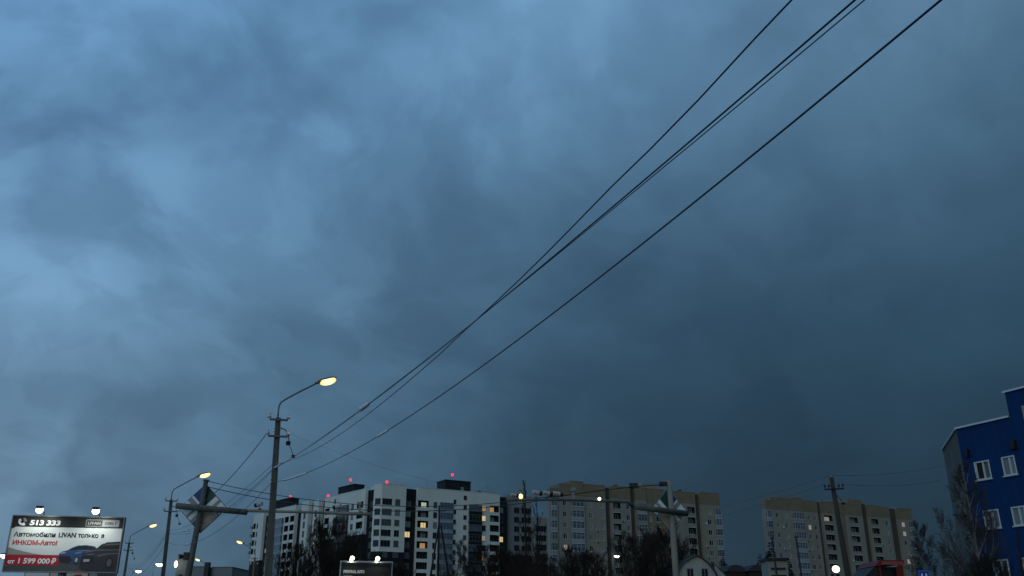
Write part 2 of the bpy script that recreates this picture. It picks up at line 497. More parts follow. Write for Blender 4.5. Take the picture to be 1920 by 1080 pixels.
def bay_mesh(w, h, dep, frame, spand, trim, base):
    k = ('b', round(w, 2), round(h, 2), dep, frame.name, spand.name, trim.name, base)
    if k not in CACHE:
        m = MB()
        m.box(0, w, -dep, -0.01, -base, -0.12, 1)                     # parapet panel
        m.box(-0.06, w + 0.06, -dep - 0.07, -0.01, -0.12, 0.03, 2)     # rail
        m.box(-0.06, w + 0.06, -dep - 0.07, -0.01, -base - 0.14, -base - 0.003, 2)   # slab edge
        e = 0.08; n = max(2, round(w / 1.1))
        for q in range(n + 1):
            x = q * (w - e) / n
            m.box(x, x + e, -dep - 0.02, -dep + 0.08, 0.03, h)
        m.box(0, w, -dep - 0.015, -dep + 0.07, h * 0.62, h * 0.62 + 0.06)
        m.box(0, e, -dep + 0.08, -0.01, h - 0.08, h); m.box(w - e, w, -dep + 0.08, -0.01, h - 0.08, h)
        CACHE[k] = m.mesh('glazed_balcony', [frame, spand, trim])
    return CACHE[k]


def bay_pane_mesh(w, h, dep, material, base):
    k = ('bp', round(w, 2), round(h, 2), dep, material.name, base)
    if k not in CACHE:
        m = MB(); m.box(0.03, w - 0.03, -dep + 0.02, -0.012, 0.03, h - 0.01); CACHE[k] = m.mesh('pane', material)
    return CACHE[k]


rng = random.Random(7)


def glass_pick(p_pale=0.25, p_dim=0.25):
    r = rng.random()
    return M_glass_pale if r < p_pale else M_glass_dim if r < p_pale + p_dim else M_glass


def warning_light(root, x, y, z, mast=0.8):
    m = MB(); m.tube([(0, 0, 0), (0, 0, mast)], 0.06, 5)
    o = m.build('warning_light', M_gsteel, root, (x - root.location.x, y - root.location.y, z))
    o['label'] = 'glowing red aviation warning light on a short mast'
    g = MB(); ellipsoid(g, (0, 0, mast + 0.42), (0.40, 0.40, 0.40), 10, 8); g.build('lamp_glass', M_red, o, smooth=True)


# ---- the new white block on the corner, two wings
PITCH = 2.9
SILL = [35.05 - PITCH * k for k in range(-1, 12)]      # SILL[0] is the half floor above the top row
W = thing('apartment_block', 'white and graphite new apartment block with red roof lights, biggest of the blocks', 'apartment block', (-37.42, 260, 0))
P0 = Vector((-37.42, 260.0)); D1 = Vector((0.865, 0.501)); D2 = Vector((-0.630, 0.777))
FR = Facade(W, P0, D1)
FL = Facade(W, P0 + D2 * 88.0, -D2)
dch = Vector((0.94, -0.342)); FC = Facade(W, P0 - dch * 2.6, dch)
rows = SILL[1:]
# corner tower
hol = [(0.25, z, 3.3, z + 1.75, 0.2) for z in rows[:5]] + [(4.25, z, 5.85, z + 1.75, 0.2) for z in rows[:5]]
FR.section('wall', 0.0, 7.6, 22.1, 40.95, (M_white,), 0.0, 9.0, hol)
hold = [(4.1, z, 5.9, z + 1.6, 0.2) for z in rows[5:]] + [(1.0, z, 2.6, z + 1.6, 0.2) for z in rows[5:]]
FR.section('lower_cladding', 0.0, 7.6, 0.0, 22.08, (M_dark,), 0.02, 9.0, hold)
for k, z in enumerate(rows[:5]):
    FR.window(0.25, z, 3.05, 1.75, M_glass if k not in (1, 2) else M_glass_dim, frame=M_framed, mull=2)
    FR.window(4.25, z, 1.6, 1.75, [M_glass_dim, M_glass_pale, M_glass_dim, M_glass, M_glass_dim][k], frame=M_framed)
for z in rows[5:]:
    FR.window(4.1, z, 1.8, 1.6, glass_pick(0.2, 0.6), 0.02, frame=M_framed); FR.window(1.0, z, 1.6, 1.6, glass_pick(0.1, 0.4), 0.02, frame=M_framed)
FC.section('wall', 0.0, 2.6, 22.1, 40.9, (M_white,), 0.0, 6.0, [(0.5, z, 2.35, z + 1.75, 0.2) for z in rows[:5]])
FC.section('lower_cladding', 0.0, 2.6, 0.0, 22.08, (M_dark,), 0.02, 6.0)
for z in rows[:5]: FC.window(0.5, z, 1.85, 1.75, M_glass, frame=M_framed)
# dark strip beside the tower
FR.section('dark_bay', 7.6, 11.3, 0.0, 40.2, (M_dark,), 1.2, 8.0, [(8.0, z, 9.8, z + 1.7, 0.2) for z in rows])
for k, z in enumerate(rows):
    FR.window(8.0, z, 1.8, 1.7, {0: M_glass_dim, 1: M_glass_pale, 2: M_glass_pale, 3: M_lit_warm, 4: M_glass_dim, 5: M_glass_dim, 6: M_glass_dim}.get(k, M_glass), 1.2, frame=M_framed)
# long white front
hol = []
for z in rows:
    hol += [(11.45, z, 14.9, z + 1.93, 1.3), (35.5, z, 38.6, z + 1.93, 1.3), (16.45, z, 17.75, z + 1.7, 0.2), (32.75, z, 34.1, z + 1.7, 0.2)]
for z in SILL: hol.append((26.4, z + 0.1, 27.55, z + 1.4, 0.2))
for z in rows: hol.append((23.05, z + 1.55, 24.0, z + 2.85, 0.2))
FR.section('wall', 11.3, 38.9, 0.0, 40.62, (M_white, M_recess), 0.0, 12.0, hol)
lit_a = {0: M_lit_pale, 2: M_lit_warm, 4: M_lit_orange}
lit_b = {0: M_lit_orange, 1: M_lit_warm, 5: M_lit_orange, 3: M_lit_dimp}
for k, z in enumerate(rows):
    FR.window(12.9, z - 0.15, 1.8, 1.75, lit_a.get(k, M_glass_pale if k in (1, 3) else M_glass), 1.05, frame=M_framed)
    FR.window(36.0, z - 0.15, 1.5, 1.75, {0: M_lit_orange, 1: M_glass_pale}.get(k, M_glass), 1.05, frame=M_framed)
    FR.window(16.45, z, 1.3, 1.7, {0: M_glass_dim, 2: M_glass_pale}.get(k, M_glass), frame=M_framed)
    FR.window(32.75, z, 1.35, 1.7, lit_b.get(k, M_glass), frame=M_framed)
    FR.window(23.05, z + 1.55, 0.95, 1.3, M_glass, frame=M_framed)
    FR.bay(18.4, z - 0.15, 4.4, 1.9, 0.55, M_glass_bay, M_bayframe, M_loggia if k < 3 else M_grey, M_bayframe, 0.0)
    FR.bay(28.2, z - 0.15, 4.3, 1.9, 0.55, M_glass if k % 2 else M_glass_bay, M_framed, M_dark, M_framed, 0.0)
for z in SILL: FR.window(26.4, z + 0.1, 1.15, 1.3, M_glass if z > 30 else M_glass_dim, frame=M_framed)
FR.section('dark_bay', 38.9, 41.9, 0.0, 39.9, (M_dark,), 0.8, 8.0, [(39.2, z, 40.6, z + 1.7, 0.2) for z in rows])
for k, z in enumerate(rows): FR.window(39.2, z, 1.4, 1.7, {3: M_lit_warm, 0: M_glass_pale}.get(k, M_glass), 0.8, frame=M_framed)
# left wing, far end to corner
hol = [(0.2, z, 2.2, z + 1.9, 1.2) for z in rows] + [(3.0, z, 4.2, z + 1.7, 0.2) for z in rows[:5]]
FL.section('wall', 0.0, 8.3, 24.0, 40.1, (M_white, M_recess), 0.0, 12.0, [h for h in hol if h[1] > 24.2])
FL.section('lower_cladding', 0.0, 8.3, 0.0, 23.98, (M_darkbrown,), 0.02, 12.0)
for z in rows[:4]:
    FL.window(3.0, z, 1.2, 1.7, M_glass, frame=M_framed)
    m = MB(); m.box(-1.6, -0.01, -0.4, 3.0, -1.1, -0.05); m.box(-1.5, -0.02, -0.3, 2.9, -0.05, 1.1, 1)
    FL.put('balcony', m.mesh('balcony', [M_slab, M_glass_bay]), 0.0, z + 0.1)
FL.section('dark_bay', 8.3, 12.8, 0.0, 39.0, (M_darkbrown,), 1.0, 10.0, [(9.4, z, 10.9, z + 1.5, 0.2) for z in rows])
for k, z in enumerate(rows): FL.window(9.4, z, 1.5, 1.5, M_lit_dimp if k in (3, 6) else glass_pick(0.5, 0.3), 1.0, frame=M_framed)
hol = []
for z in rows: hol += [(25.6, z, 28.6, z + 1.93, 1.3), (29.6, z, 32.7, z + 1.93, 1.3), (13.6, z + 0.2, 15.0, z + 1.5, 0.2), (16.2, z + 1.55, 17.3, z + 2.85, 0.2)]
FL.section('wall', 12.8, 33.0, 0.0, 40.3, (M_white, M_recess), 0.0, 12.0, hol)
for k, z in enumerate(rows):
    FL.bay(18.6, z - 0.15, 6.2, 1.9, 0.7, M_glass_bay, M_bayframe, M_loggia, M_bayframe)
    FL.window(13.6, z + 0.2, 1.4, 1.3, M_lit_dimp if k in (2, 4) else M_glass, frame=M_framed)
    FL.window(16.2, z + 1.55, 1.1, 1.3, M_glass, frame=M_framed)
    FL.window(26.2, z - 0.15, 1.8, 1.75, glass_pick(0.1, 0.3), 1.05, frame=M_framed); FL.window(30.2, z - 0.15, 1.8, 1.75, glass_pick(0.05, 0.3), 1.05, frame=M_framed)
FL.section('dark_bay', 33.0, 38.6, 0.0, 38.6, (M_dark,), 1.2, 10.0)


def fin(t0, t1, top, material, lit):
    mid = (t0 + t1) / 2
    FL.section('wall', t0, t1, 12.0, top, (material,), -0.5, 12.0, [(mid - 0.75, z, mid + 0.75, z + 2.0, 0.2) for z in rows[:7]])
    FL.section('lower_cladding', t0, t1, 0.0, 11.98, (M_darkbrown,), -0.48, 12.0)
    for k, z in enumerate(rows[:7]): FL.window(mid - 0.75, z, 1.5, 2.0, lit.get(k, M_glass), -0.5, frame=M_framed)


fin(38.6, 43.4, 40.6, M_white, {})
FL.section('grey_bay', 43.4, 47.0, 0.0, 40.0, (M_grey,), 0.8, 10.0)
fin(47.0, 50.5, 40.5, M_white, {3: M_lit_pale, 5: M_lit_dimp})
FL.section('dark_bay', 50.5, 53.5, 0.0, 39.6, (M_dark,), 1.2, 10.0)
hol = []
for z in rows: hol += [(54.0, z, 57.0, z + 1.93, 1.3), (74.0, z, 77.8, z + 1.93, 1.3), (70.6, z, 72.2, z + 1.7, 0.2)]
for z in SILL[0:]: hol.append((59.6, z + 0.1, 60.8, z + 1.4, 0.2))
FL.section('wall', 53.5, 78.7, 27.5, 40.5, (M_white, M_recess), 0.0, 12.0, [h for h in hol if h[1] > 27.7])
FL.section('lower_cladding', 53.5, 78.7, 0.0, 27.48, (M_darkbrown,), 0.02, 12.0)
for k, z in enumerate(rows):
    FL.bay(62.5, z - 0.15, 6.8, 1.9, 0.7, M_glass_dim if k < 2 else M_glass, M_framed, M_grey if k < 2 else M_darkbrown, M_framed)
    if z > 27.6:
        FL.window(54.6, z - 0.15, 1.8, 1.75, glass_pick(0.1, 0.3), 1.05, frame=M_framed); FL.window(75.0, z - 0.15, 1.8, 1.75, M_glass_dim, 1.05, frame=M_framed)
        FL.window(70.6, z, 1.6, 1.7, glass_pick(), frame=M_framed)
for z in SILL[:3]: FL.window(59.6, z + 0.1, 1.2, 1.3, M_glass, frame=M_framed)
FL.section('dark_bay', 78.7, 86.6, 0.0, 40.0, (M_dark,), 0.9, 10.0, [(80.2, z, 82.0, z + 1.7, 0.2) for z in rows])
for z in rows: FL.window(80.2, z, 1.8, 1.7, M_glass, 0.9, frame=M_framed)
# roof huts and coping lines
for F, t0, t1, z1 in ((FL, 15.0, 27.0, 43.2), (FL, 61.0, 71.0, 42.7), (FR, 21.4, 30.0, 43.9)):
    y = 2.5 if F is FR else 0.4
    F.section('roof_hut', t0, t1, 40.55, z1, (M_hut,), y, 6.0 if F is FR else 3.5)
    m = MB(); m.box(t0 - 0.2, t1 + 0.2, y - 0.2, y + (6.2 if F is FR else 3.7), z1 + 0.003, z1 + 0.18); F.put('roof_hut_coping', m.mesh('roof_hut_coping', M_hut))
m = MB(); m.box(0, 1.0, 0, 0.06, 0, 1.5)
FR.put('roof_door', m.mesh('roof_door', M_glass_pale), 26.6, 40.7, 2.42)
for F, t0, t1, z1 in ((FR, 0.0, 7.6, 40.95), (FR, 11.3, 38.9, 40.62), (FL, 12.8, 33.0, 40.3), (FL, 53.5, 78.7, 40.5)):
    m = MB(); m.box(t0 + 0.05, t1 - 0.05, -0.08, 0.35, z1 + 0.003, z1 + 0.12); F.put('parapet_coping', m.mesh('parapet_coping', M_white))
for F, t, z in ((FL, 25.8, 43.3), (FL, 54.2, 40.55), (FL, 68.0, 43.0), (FR, 1.6, 40.97), (FR, 24.4, 44.0)):
    l = F.loc(t, z, (4.0 if F is FR else 1.2) if z > 43 else 0.6); warning_light(W, l[0] + W.location.x, l[1] + W.location.y, z, 1.5 if z >= 44 else 1.0 if z == 43.0 else 0.15)

# ---- grey white tower seen past the right end of the white block
E = thing('apartment_block', 'narrow pale block with black square windows between the white block and the beige block', 'apartment block', (-1.34, 285, 0))
FE = Facade(E, (-1.34, 285.0), (0.9, 0.436))
er = [35.65 - 2.85 * k for k in range(12)]
hol = []
for z in er: hol += [(2.2, z, 4.1, z + 1.75, 0.25), (4.75, z, 8.2, z + 1.75, 0.25)]
FE.section('wall', 0.0, 8.5, 23.0, 41.1, (M_grey,), 0.0, 12.0, [h for h in hol if h[1] > 23.2])
FE.section('lower_cladding', 0.0, 8.5, 0.0, 22.98, (M_darkbrown,), 0.02, 12.0)
for k, z in enumerate(er[:5]):
    FE.window(2.2, z, 1.9, 1.75, M_glass, frame=M_framed); FE.window(4.75, z, 3.45, 1.75, M_lit_orange if k == 30 else M_glass, frame=M_framed, mull=2)
hol = []
er2 = [30.3 - 2.85 * k for k in range(10)]
for z in er2: hol += [(9.2, z, 13.1, z + 1.8, 0.25), (13.6, z, 14.7, z + 1.8, 0.25)]
FE.section('low_wall', 8.5, 15.5, 20.6, 34.7, (M_grey,), -1.0, 12.0, [h for h in hol if h[1] > 20.8])
FE.section('lower_cladding', 8.5, 15.5, 0.0, 20.58, (M_darkbrown,), -0.98, 12.0)
for z in er2[:4]:
    FE.window(9.2, z, 3.9, 1.8, M_glass, -1.0, frame=M_framed, mull=3); FE.window(13.6, z, 1.1, 1.8, M_glass, -1.0, frame=M_framed)


# ---- the two beige panel blocks
def panel_block(root, F, pitch, z_top, secs, logs, wins, lit, floors=12, attic=(34.0, 37.2), back=0.6):
    """secs: (t0, t1, wall, y, attic material, attic top); logs: (t0, width, style); wins: (t, w, glass bias)"""
    zr = [z_top - pitch * k for k in range(floors)]
    for t0, t1, wall, y, am, at_top in secs:
        dp = min(12.0, (t0 - secs[0][0]) / back + 1.6)          # the plan narrows towards its left end
        hol = [(t, z, t + w, z + 1.45, 0.2) for t, w in wins for z in zr if t0 <= t and t + w <= t1 and z > 0.3]
        hol += [(t, z, t + w, z + 1.75, 1.2) for t, w, st in logs if st == 'open' for z in zr if t0 <= t and t + w <= t1 and z > 0.3]
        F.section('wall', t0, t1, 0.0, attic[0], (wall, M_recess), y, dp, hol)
        F.section('attic', t0, t1, attic[0] + 0.01, at_top, (am,), y - 0.05, dp)
        m = MB(); m.box(t0 + 0.04, t1 - 0.04, y - 0.14, y + 0.3, at_top + 0.003, at_top + 0.14); F.put('coping', m.mesh('coping', M_beige2 if am is not M_brown else M_brown))
        for t, w in wins:
            if t0 <= t and t + w <= t1:
                for k, z in enumerate(zr):
                    if z > 0.3: F.window(t, z, w, 1.45, lit.get((t, k)) or glass_pick(0.3, 0.3), y, mull=1)
        for t, w, st in logs:
            if t0 <= t and t + w <= t1:
                for k, z in enumerate(zr):
                    if z < 0.3: continue
                    if st == 'open':
                        F.window(t + 0.3, z - 0.1, w - 0.6, 1.6, lit.get((t, k)) or glass_pick(0.1, 0.3), y + 0.95)
                        m = ('par', w)
                        if m not in CACHE:
                            q = MB(); q.box(0, w, -0.1, 0.06, -0.85, 0.12); q.box(-0.08, w + 0.08, -0.16, 0.1, -0.99, -0.853, 1); CACHE[m] = q.mesh('balcony_parapet', [M_beige2, M_slab])
                        F.put('balcony_parapet', CACHE[m], t, z, y - 0.12)
                    else:
                        old = rng.random()
                        F.bay(t, z, w, 1.7, 0.5, lit.get((t, k)) or (M_glass_bay if old < 0.6 else M_glass_dim), M_slab if old < 0.75 else M_bayframe,
                              M_loggia if old < 0.5 else M_beige2, M_slab if (k % 2 == 0 or old < 0.4) else M_loggia, y, base=0.92)
    return zr


B1 = thing('apartment_block', 'beige panel apartment block with brown attic behind the right-hand road gantry', 'apartment block', (12.15, 233, 0))
F1 = Facade(B1, (12.15, 233.0), (0.91, 0.415))
panel_block(B1, F1, 2.76, 31.25,
            [(-2.2, 0.0, M_beige2, 1.0, M_attic, 35.6), (0.0, 3.1, M_beige2, 0.0, M_attic, 36.8), (3.1, 7.0, M_beige, -0.3, M_attic, 37.6),
             (7.0, 13.7, M_beige, 0.0, M_attic, 37.1), (13.7, 15.3, M_brown, 0.9, M_brown, 36.6), (15.3, 21.4, M_beige2, 0.0, M_attic, 37.1),
             (21.4, 23.0, M_brown, 0.8, M_brown, 37.0), (23.0, 26.2, M_beige, -0.2, M_attic, 37.3), (26.2, 32.6, M_attic, 0.25, M_attic, 37.2),
             (32.6, 36.2, M_beige2, 0.0, M_attic, 36.9), (36.2, 42.4, M_beige2, 0.15, M_attic, 37.0), (42.4, 44.0, M_brown, 0.9, M_brown, 36.6),
             (44.0, 48.4, M_beige, 0.0, M_attic, 37.2), (48.4, 50.5, M_beige2, -0.1, M_attic, 37.2)],
            [(-2.0, 1.7, 'glazed'), (3.3, 3.5, 'glazed'), (16.0, 2.2, 'open'), (23.2, 2.8, 'glazed'), (32.7, 1.7, 'open'), (39.6, 2.4, 'open'), (48.5, 1.9, 'glazed')],
            [(1.0, 1.1), (8.5, 1.1), (12.0, 1.2), (20.0, 1.1), (27.2, 0.9), (29.4, 1.4), (46.0, 1.4)],
            {(32.7, 1): M_lit_warm, (8.5, 2): M_glass_pale, (8.5, 0): M_glass_pale, (12.0, 0): M_glass_pale, (1.0, 4): M_lit_dimp})
F1.section('lift_tower', 25.8, 31.2, 37.25, 38.75, (M_beige2,), 0.9, 6.0)
F1.section('lift_tower', 4.0, 6.6, 37.65, 38.0, (M_attic,), 1.2, 6.0)

B2 = thing('apartment_block', 'beige panel apartment block standing alone behind the leaning wooden utility pole', 'apartment block', (72.91, 261, 0))
F2 = Facade(B2, (72.91, 261.0), (0.884, 0.468))
panel_block(B2, F2, 2.78, 31.6,
            [(0.0, 2.0, M_beige2, 0.2, M_attic, 36.4), (2.0, 9.6, M_beige2, 0.0, M_attic, 37.2), (9.6, 14.1, M_beige, -0.3, M_attic, 37.7),
             (14.1, 20.3, M_beige, 0.0, M_attic, 37.1), (20.3, 22.0, M_brown, 0.9, M_brown, 37.0), (22.0, 27.5, M_beige2, 0.0, M_attic, 37.3),
             (27.5, 30.0, M_beige, 0.1, M_attic, 37.3), (30.0, 31.6, M_attic, 0.3, M_attic, 37.4), (31.6, 39.0, M_beige2, 0.0, M_attic, 37.4), (39.0, 41.6, M_brown, 0.9, M_brown, 37.6),
             (41.6, 46.5, M_beige, 0.0, M_attic, 37.5), (46.5, 51.2, M_beige2, 0.1, M_attic, 37.2), (51.2, 54.6, M_brown, 0.9, M_brown, 36.9),
             (54.6, 59.0, M_beige, 0.0, M_attic, 37.3), (59.0, 61.2, M_beige2, -0.1, M_attic, 37.4)],
            [(0.15, 1.7, 'glazed'), (9.8, 4.1, 'glazed'), (22.6, 3.4, 'open'), (33.2, 3.4, 'open'), (42.5, 3.0, 'open'), (59.2, 1.8, 'glazed')],
            [(3.6, 1.1), (6.9, 1.1), (15.9, 1.2), (18.4, 1.1), (48.9, 1.1), (56.0, 1.4)],
            {(56.0, 0): M_lit_dimp, (56.0, 1): M_lit_dimp, (22.6, 0): M_lit_dimp, (15.9, 1): M_lit_dimp, (56.0, 4): M_lit_dimp, (15.9, 3): M_glass_pale,
             (6.9, 0): M_glass_pale, (6.9, 2): M_glass_pale, (6.9, 3): M_glass_pale, (48.9, 4): M_glass_pale, (22.6, 3): M_glass_pale}, back=0.78)
F2.section('lift_tower', 34.6, 41.0, 37.65, 39.0, (M_attic,), 1.0, 6.0)
F2.section('lift_tower', 5.2, 9.4, 37.25, 37.9, (M_attic,), 1.4, 6.0)

# aerials, vents and cooling units that break up the plain outlines
rr_ = random.Random(19)
me_v = MB(); me_v.box(-0.35, 0.35, -0.35, 0.35, 0, 0.7); me_v.box(-0.45, 0.45, -0.45, 0.45, 0.703, 0.80); ME_VENT = me_v.mesh('roof_vent', M_brown)
me_a = MB(); me_a.tube([(0, 0, 0), (0, 0, 2.4)], 0.035, 4)
for z_, w_ in ((2.3, 0.5), (2.05, 0.42), (1.8, 0.34)): me_a.box(-w_, w_, -0.02, 0.02, z_, z_ + 0.04)
ME_AER = me_a.mesh('roof_aerial', M_gsteel)
me_u = MB(); me_u.box(0, 0.85, -0.36, -0.012, 0, 0.58); me_u.box(0.08, 0.60, -0.375, -0.363, 0.06, 0.52, 1); ME_UNIT = me_u.mesh('cooling_unit', [M_slab, M_glass_dim])
me_d = MB(); ellipsoid(me_d, (0, -0.3, 0), (0.38, 0.10, 0.38), 10, 4); me_d.tube([(0, -0.25, 0), (0, -0.01, -0.1)], 0.03, 4); ME_DISH = me_d.mesh('satellite_dish', M_slab)
for F, ts, z_ in ((F1, (9.5, 18.5, 34.5, 39.5, 46.5), 37.2), (F2, (4.5, 16.5, 25.0, 49.0, 57.0), 37.3), (FR, (15.5, 33.5, 36.5), 40.7), (FL, (45.5, 58.0), 40.1)):
    for n_, t_ in enumerate(ts):
        F.put('roof_vent' if n_ % 2 else 'roof_aerial', ME_VENT if n_ % 2 else ME_AER, t_ + rr_.uniform(-0.5, 0.5), z_, 3.0)
for F, ts, z0_, p_ in ((F1, (10.6, 18.4, 35.0, 45.0, 4.0), 31.0, 2.76), (F2, (5.4, 14.8, 32.0, 45.57, 57.9), 31.3, 2.78)):
    for t_ in ts:
        for k_ in range(1, 9):
            if rr_.random() < 0.33 and t_ != 4.0: F.put('cooling_unit', ME_UNIT, t_, z0_ - p_ * k_ - 0.2, 0.0)
            elif rr_.random() < 0.12 and t_ != 4.0: F.put('satellite_dish', ME_DISH, t_ + 0.4, z0_ - p_ * k_ + 0.5, 0.0)

# ---- the blue block on the right
q = 1.2


def bz(z): return 1.6 + (z - 1.6) * q


BL = thing('office_block', 'ultramarine blue painted block with white windows and pale roof coping', 'office block', (29.51 * q, 58.5 * q, 0))
FB = Facade(BL, (29.51 * q, 58.5 * q), (0.423, -0.906))
brow = [(bz(10.50), bz(11.68)), (bz(7.48), bz(8.62)), (bz(4.48), bz(5.62))]
cols_t = [(0.84, 1.95), (2.82, 3.74), (4.6, 5.6), (6.6, 7.7), (8.6, 9.7)]
hol = []
for z0, z1 in brow:
    for a, b in cols_t[:2]: hol.append((a * q, z0, b * q, z1, 0.22))
    hol.append((a * q + 1.9, z0, b * q + 1.9, z1, 0.22)) if False else None
hol += [(4.85 * q, bz(11.2), 6.2 * q, bz(14.55), 0.15)]
for a, b in cols_t[2:]:
    for z0, z1 in brow: hol.append((a * q, z0, b * q, z1, 0.22))
FB.section('wall', 0.0, 3.98 * q, 0.0, bz(14.0), (M_blue,), 0.0, 9.0, [h for h in hol if h[2] < 3.98 * q])
FB.section('stair_wall', 3.98 * q, 13.0, 0.0, bz(15.55), (M_blue,), -0.05, 9.0, [h for h in hol if h[0] > 3.98 * q])
m = MB(); m.box(-0.05, 3.98 * q - 0.06, -0.14, 9.0, bz(14.0) + 0.003, bz(14.0) + 0.14); FB.put('roof_coping', m.mesh('roof_coping', M_coping))
m = MB(); m.box(3.98 * q - 0.12, 13.1, -0.19, 9.0, bz(15.55) + 0.003, bz(15.55) + 0.14); FB.put('roof_coping', m.mesh('roof_coping', M_coping))
M_pane_open = mat('open dark sash', (0.012, 0.006, 0.005), 0.6)
for r, (z0, z1) in enumerate(brow):
    for c, (a, b) in enumerate(cols_t):
        yy = 0.0 if c < 2 else -0.05
        w_, h_ = (b - a) * q, z1 - z0
        fr = MB(); e = 0.10
        fr.box(0, e, -0.03, 0.17, 0, h_); fr.box(w_ - e, w_, -0.03, 0.17, 0, h_); fr.box(e, w_ - e, -0.03, 0.17, 0, e); fr.box(e, w_ - e, -0.03, 0.17, h_ - e, h_)
        fr.box(w_ * 0.56 - 0.06, w_ * 0.56 + 0.06, 0.0, 0.17, e, h_ - e)
        fr.box(-0.08, w_ + 0.08, -0.12, -0.034, -0.07, 0.02)
        f = FB.put('window', fr.mesh('window', M_frame), a * q, z0, yy)
        if c == 0 and r == 0: f['label'] = 'white window with its left sash open on a dark room'
        pn = MB(); pn.box(0.05, w_ * 0.56, 0.10, 0.13, 0.05, h_ - 0.05); pn.build('pane', M_pane_open if (c == 0 and r == 0) else M_glass_dim if c != 1 else M_glass_pale, f)
        pn = MB(); pn.box(w_ * 0.56 + 0.01, w_ - 0.05, 0.10, 0.13, 0.05, h_ - 0.05); pn.build('pane', M_glass_dim if c != 1 else M_glass_pale, f)
        cu = MB()                                           # gathered curtain behind the glass edge
        for i in range(4):
            x = e + 0.02 + i * 0.07; cu.box(x, x + 0.05, 0.06 + 0.012 * (i % 2), 0.085 + 0.012 * (i % 2), e, h_ - e)
        for i in range(2):
            x = w_ * 0.56 - 0.20 + i * 0.07; cu.box(x, x + 0.05, 0.06, 0.085, e, h_ - e)
        if not (c == 0 and r == 0): cu.build('curtain', M_glass_pale, f)
        if r == 0 and c == 0:
            sash = MB(); sash.box(0, 0.06, 0, 0.05, 0, h_ - 0.2); sash.box(0.40, 0.46, 0, 0.05, 0, h_ - 0.2); sash.box(0.06, 0.40, 0, 0.05, 0, 0.06); sash.box(0.06, 0.40, 0, 0.05, h_ - 0.26, h_ - 0.2); sash.box(0.05, 0.41, 0.02, 0.03, 0.05, h_ - 0.25, 1)
            sash.build('sash', [M_frame, M_glass_dim], f, (0.1, 0.02, 0.1), (0, 0, R(50)))
pan = MB(); pan.box(0, 1.35 * q - 0.04, 0.03, 0.09, 0, bz(14.55) - bz(11.2) - 0.04)
FB.put('stair_glazing', pan.mesh('stair_glazing', M_glass_pale), 4.85 * q + 0.02, bz(11.2) + 0.02, -0.05)
for t, z, w in ((0.46, 12.05, 0.24), (3.72, 12.02, 0.36)):
    m = MB(); m.box(0, w * q, -0.28, -0.01, 0, 0.62); m.box(0.03, w * q - 0.03, -0.30, -0.282, 0.05, 0.55); FB.put('wall_box', m.mesh('wall_box', M_black), t * q, bz(z))
# grey gable face running back from the corner
FG = Facade(BL, (31.95 * q, 65.9 * q), (-0.313, -0.950))
FG.section('side_wall', 0.0, 7.78 * q, 0.0, bz(13.97), (M_bluegrey,), 0.0, 3.0)
m = MB(); m.box(-0.1, 7.74 * q, -0.14, 3.0, bz(13.97) + 0.003, bz(13.97) + 0.13); FG.put('roof_coping', m.mesh('roof_coping', M_coping))
for z0, z1 in brow[1:]:
    FG.window(4.0, z0, 1.3, z1 - z0, M_glass_dim)


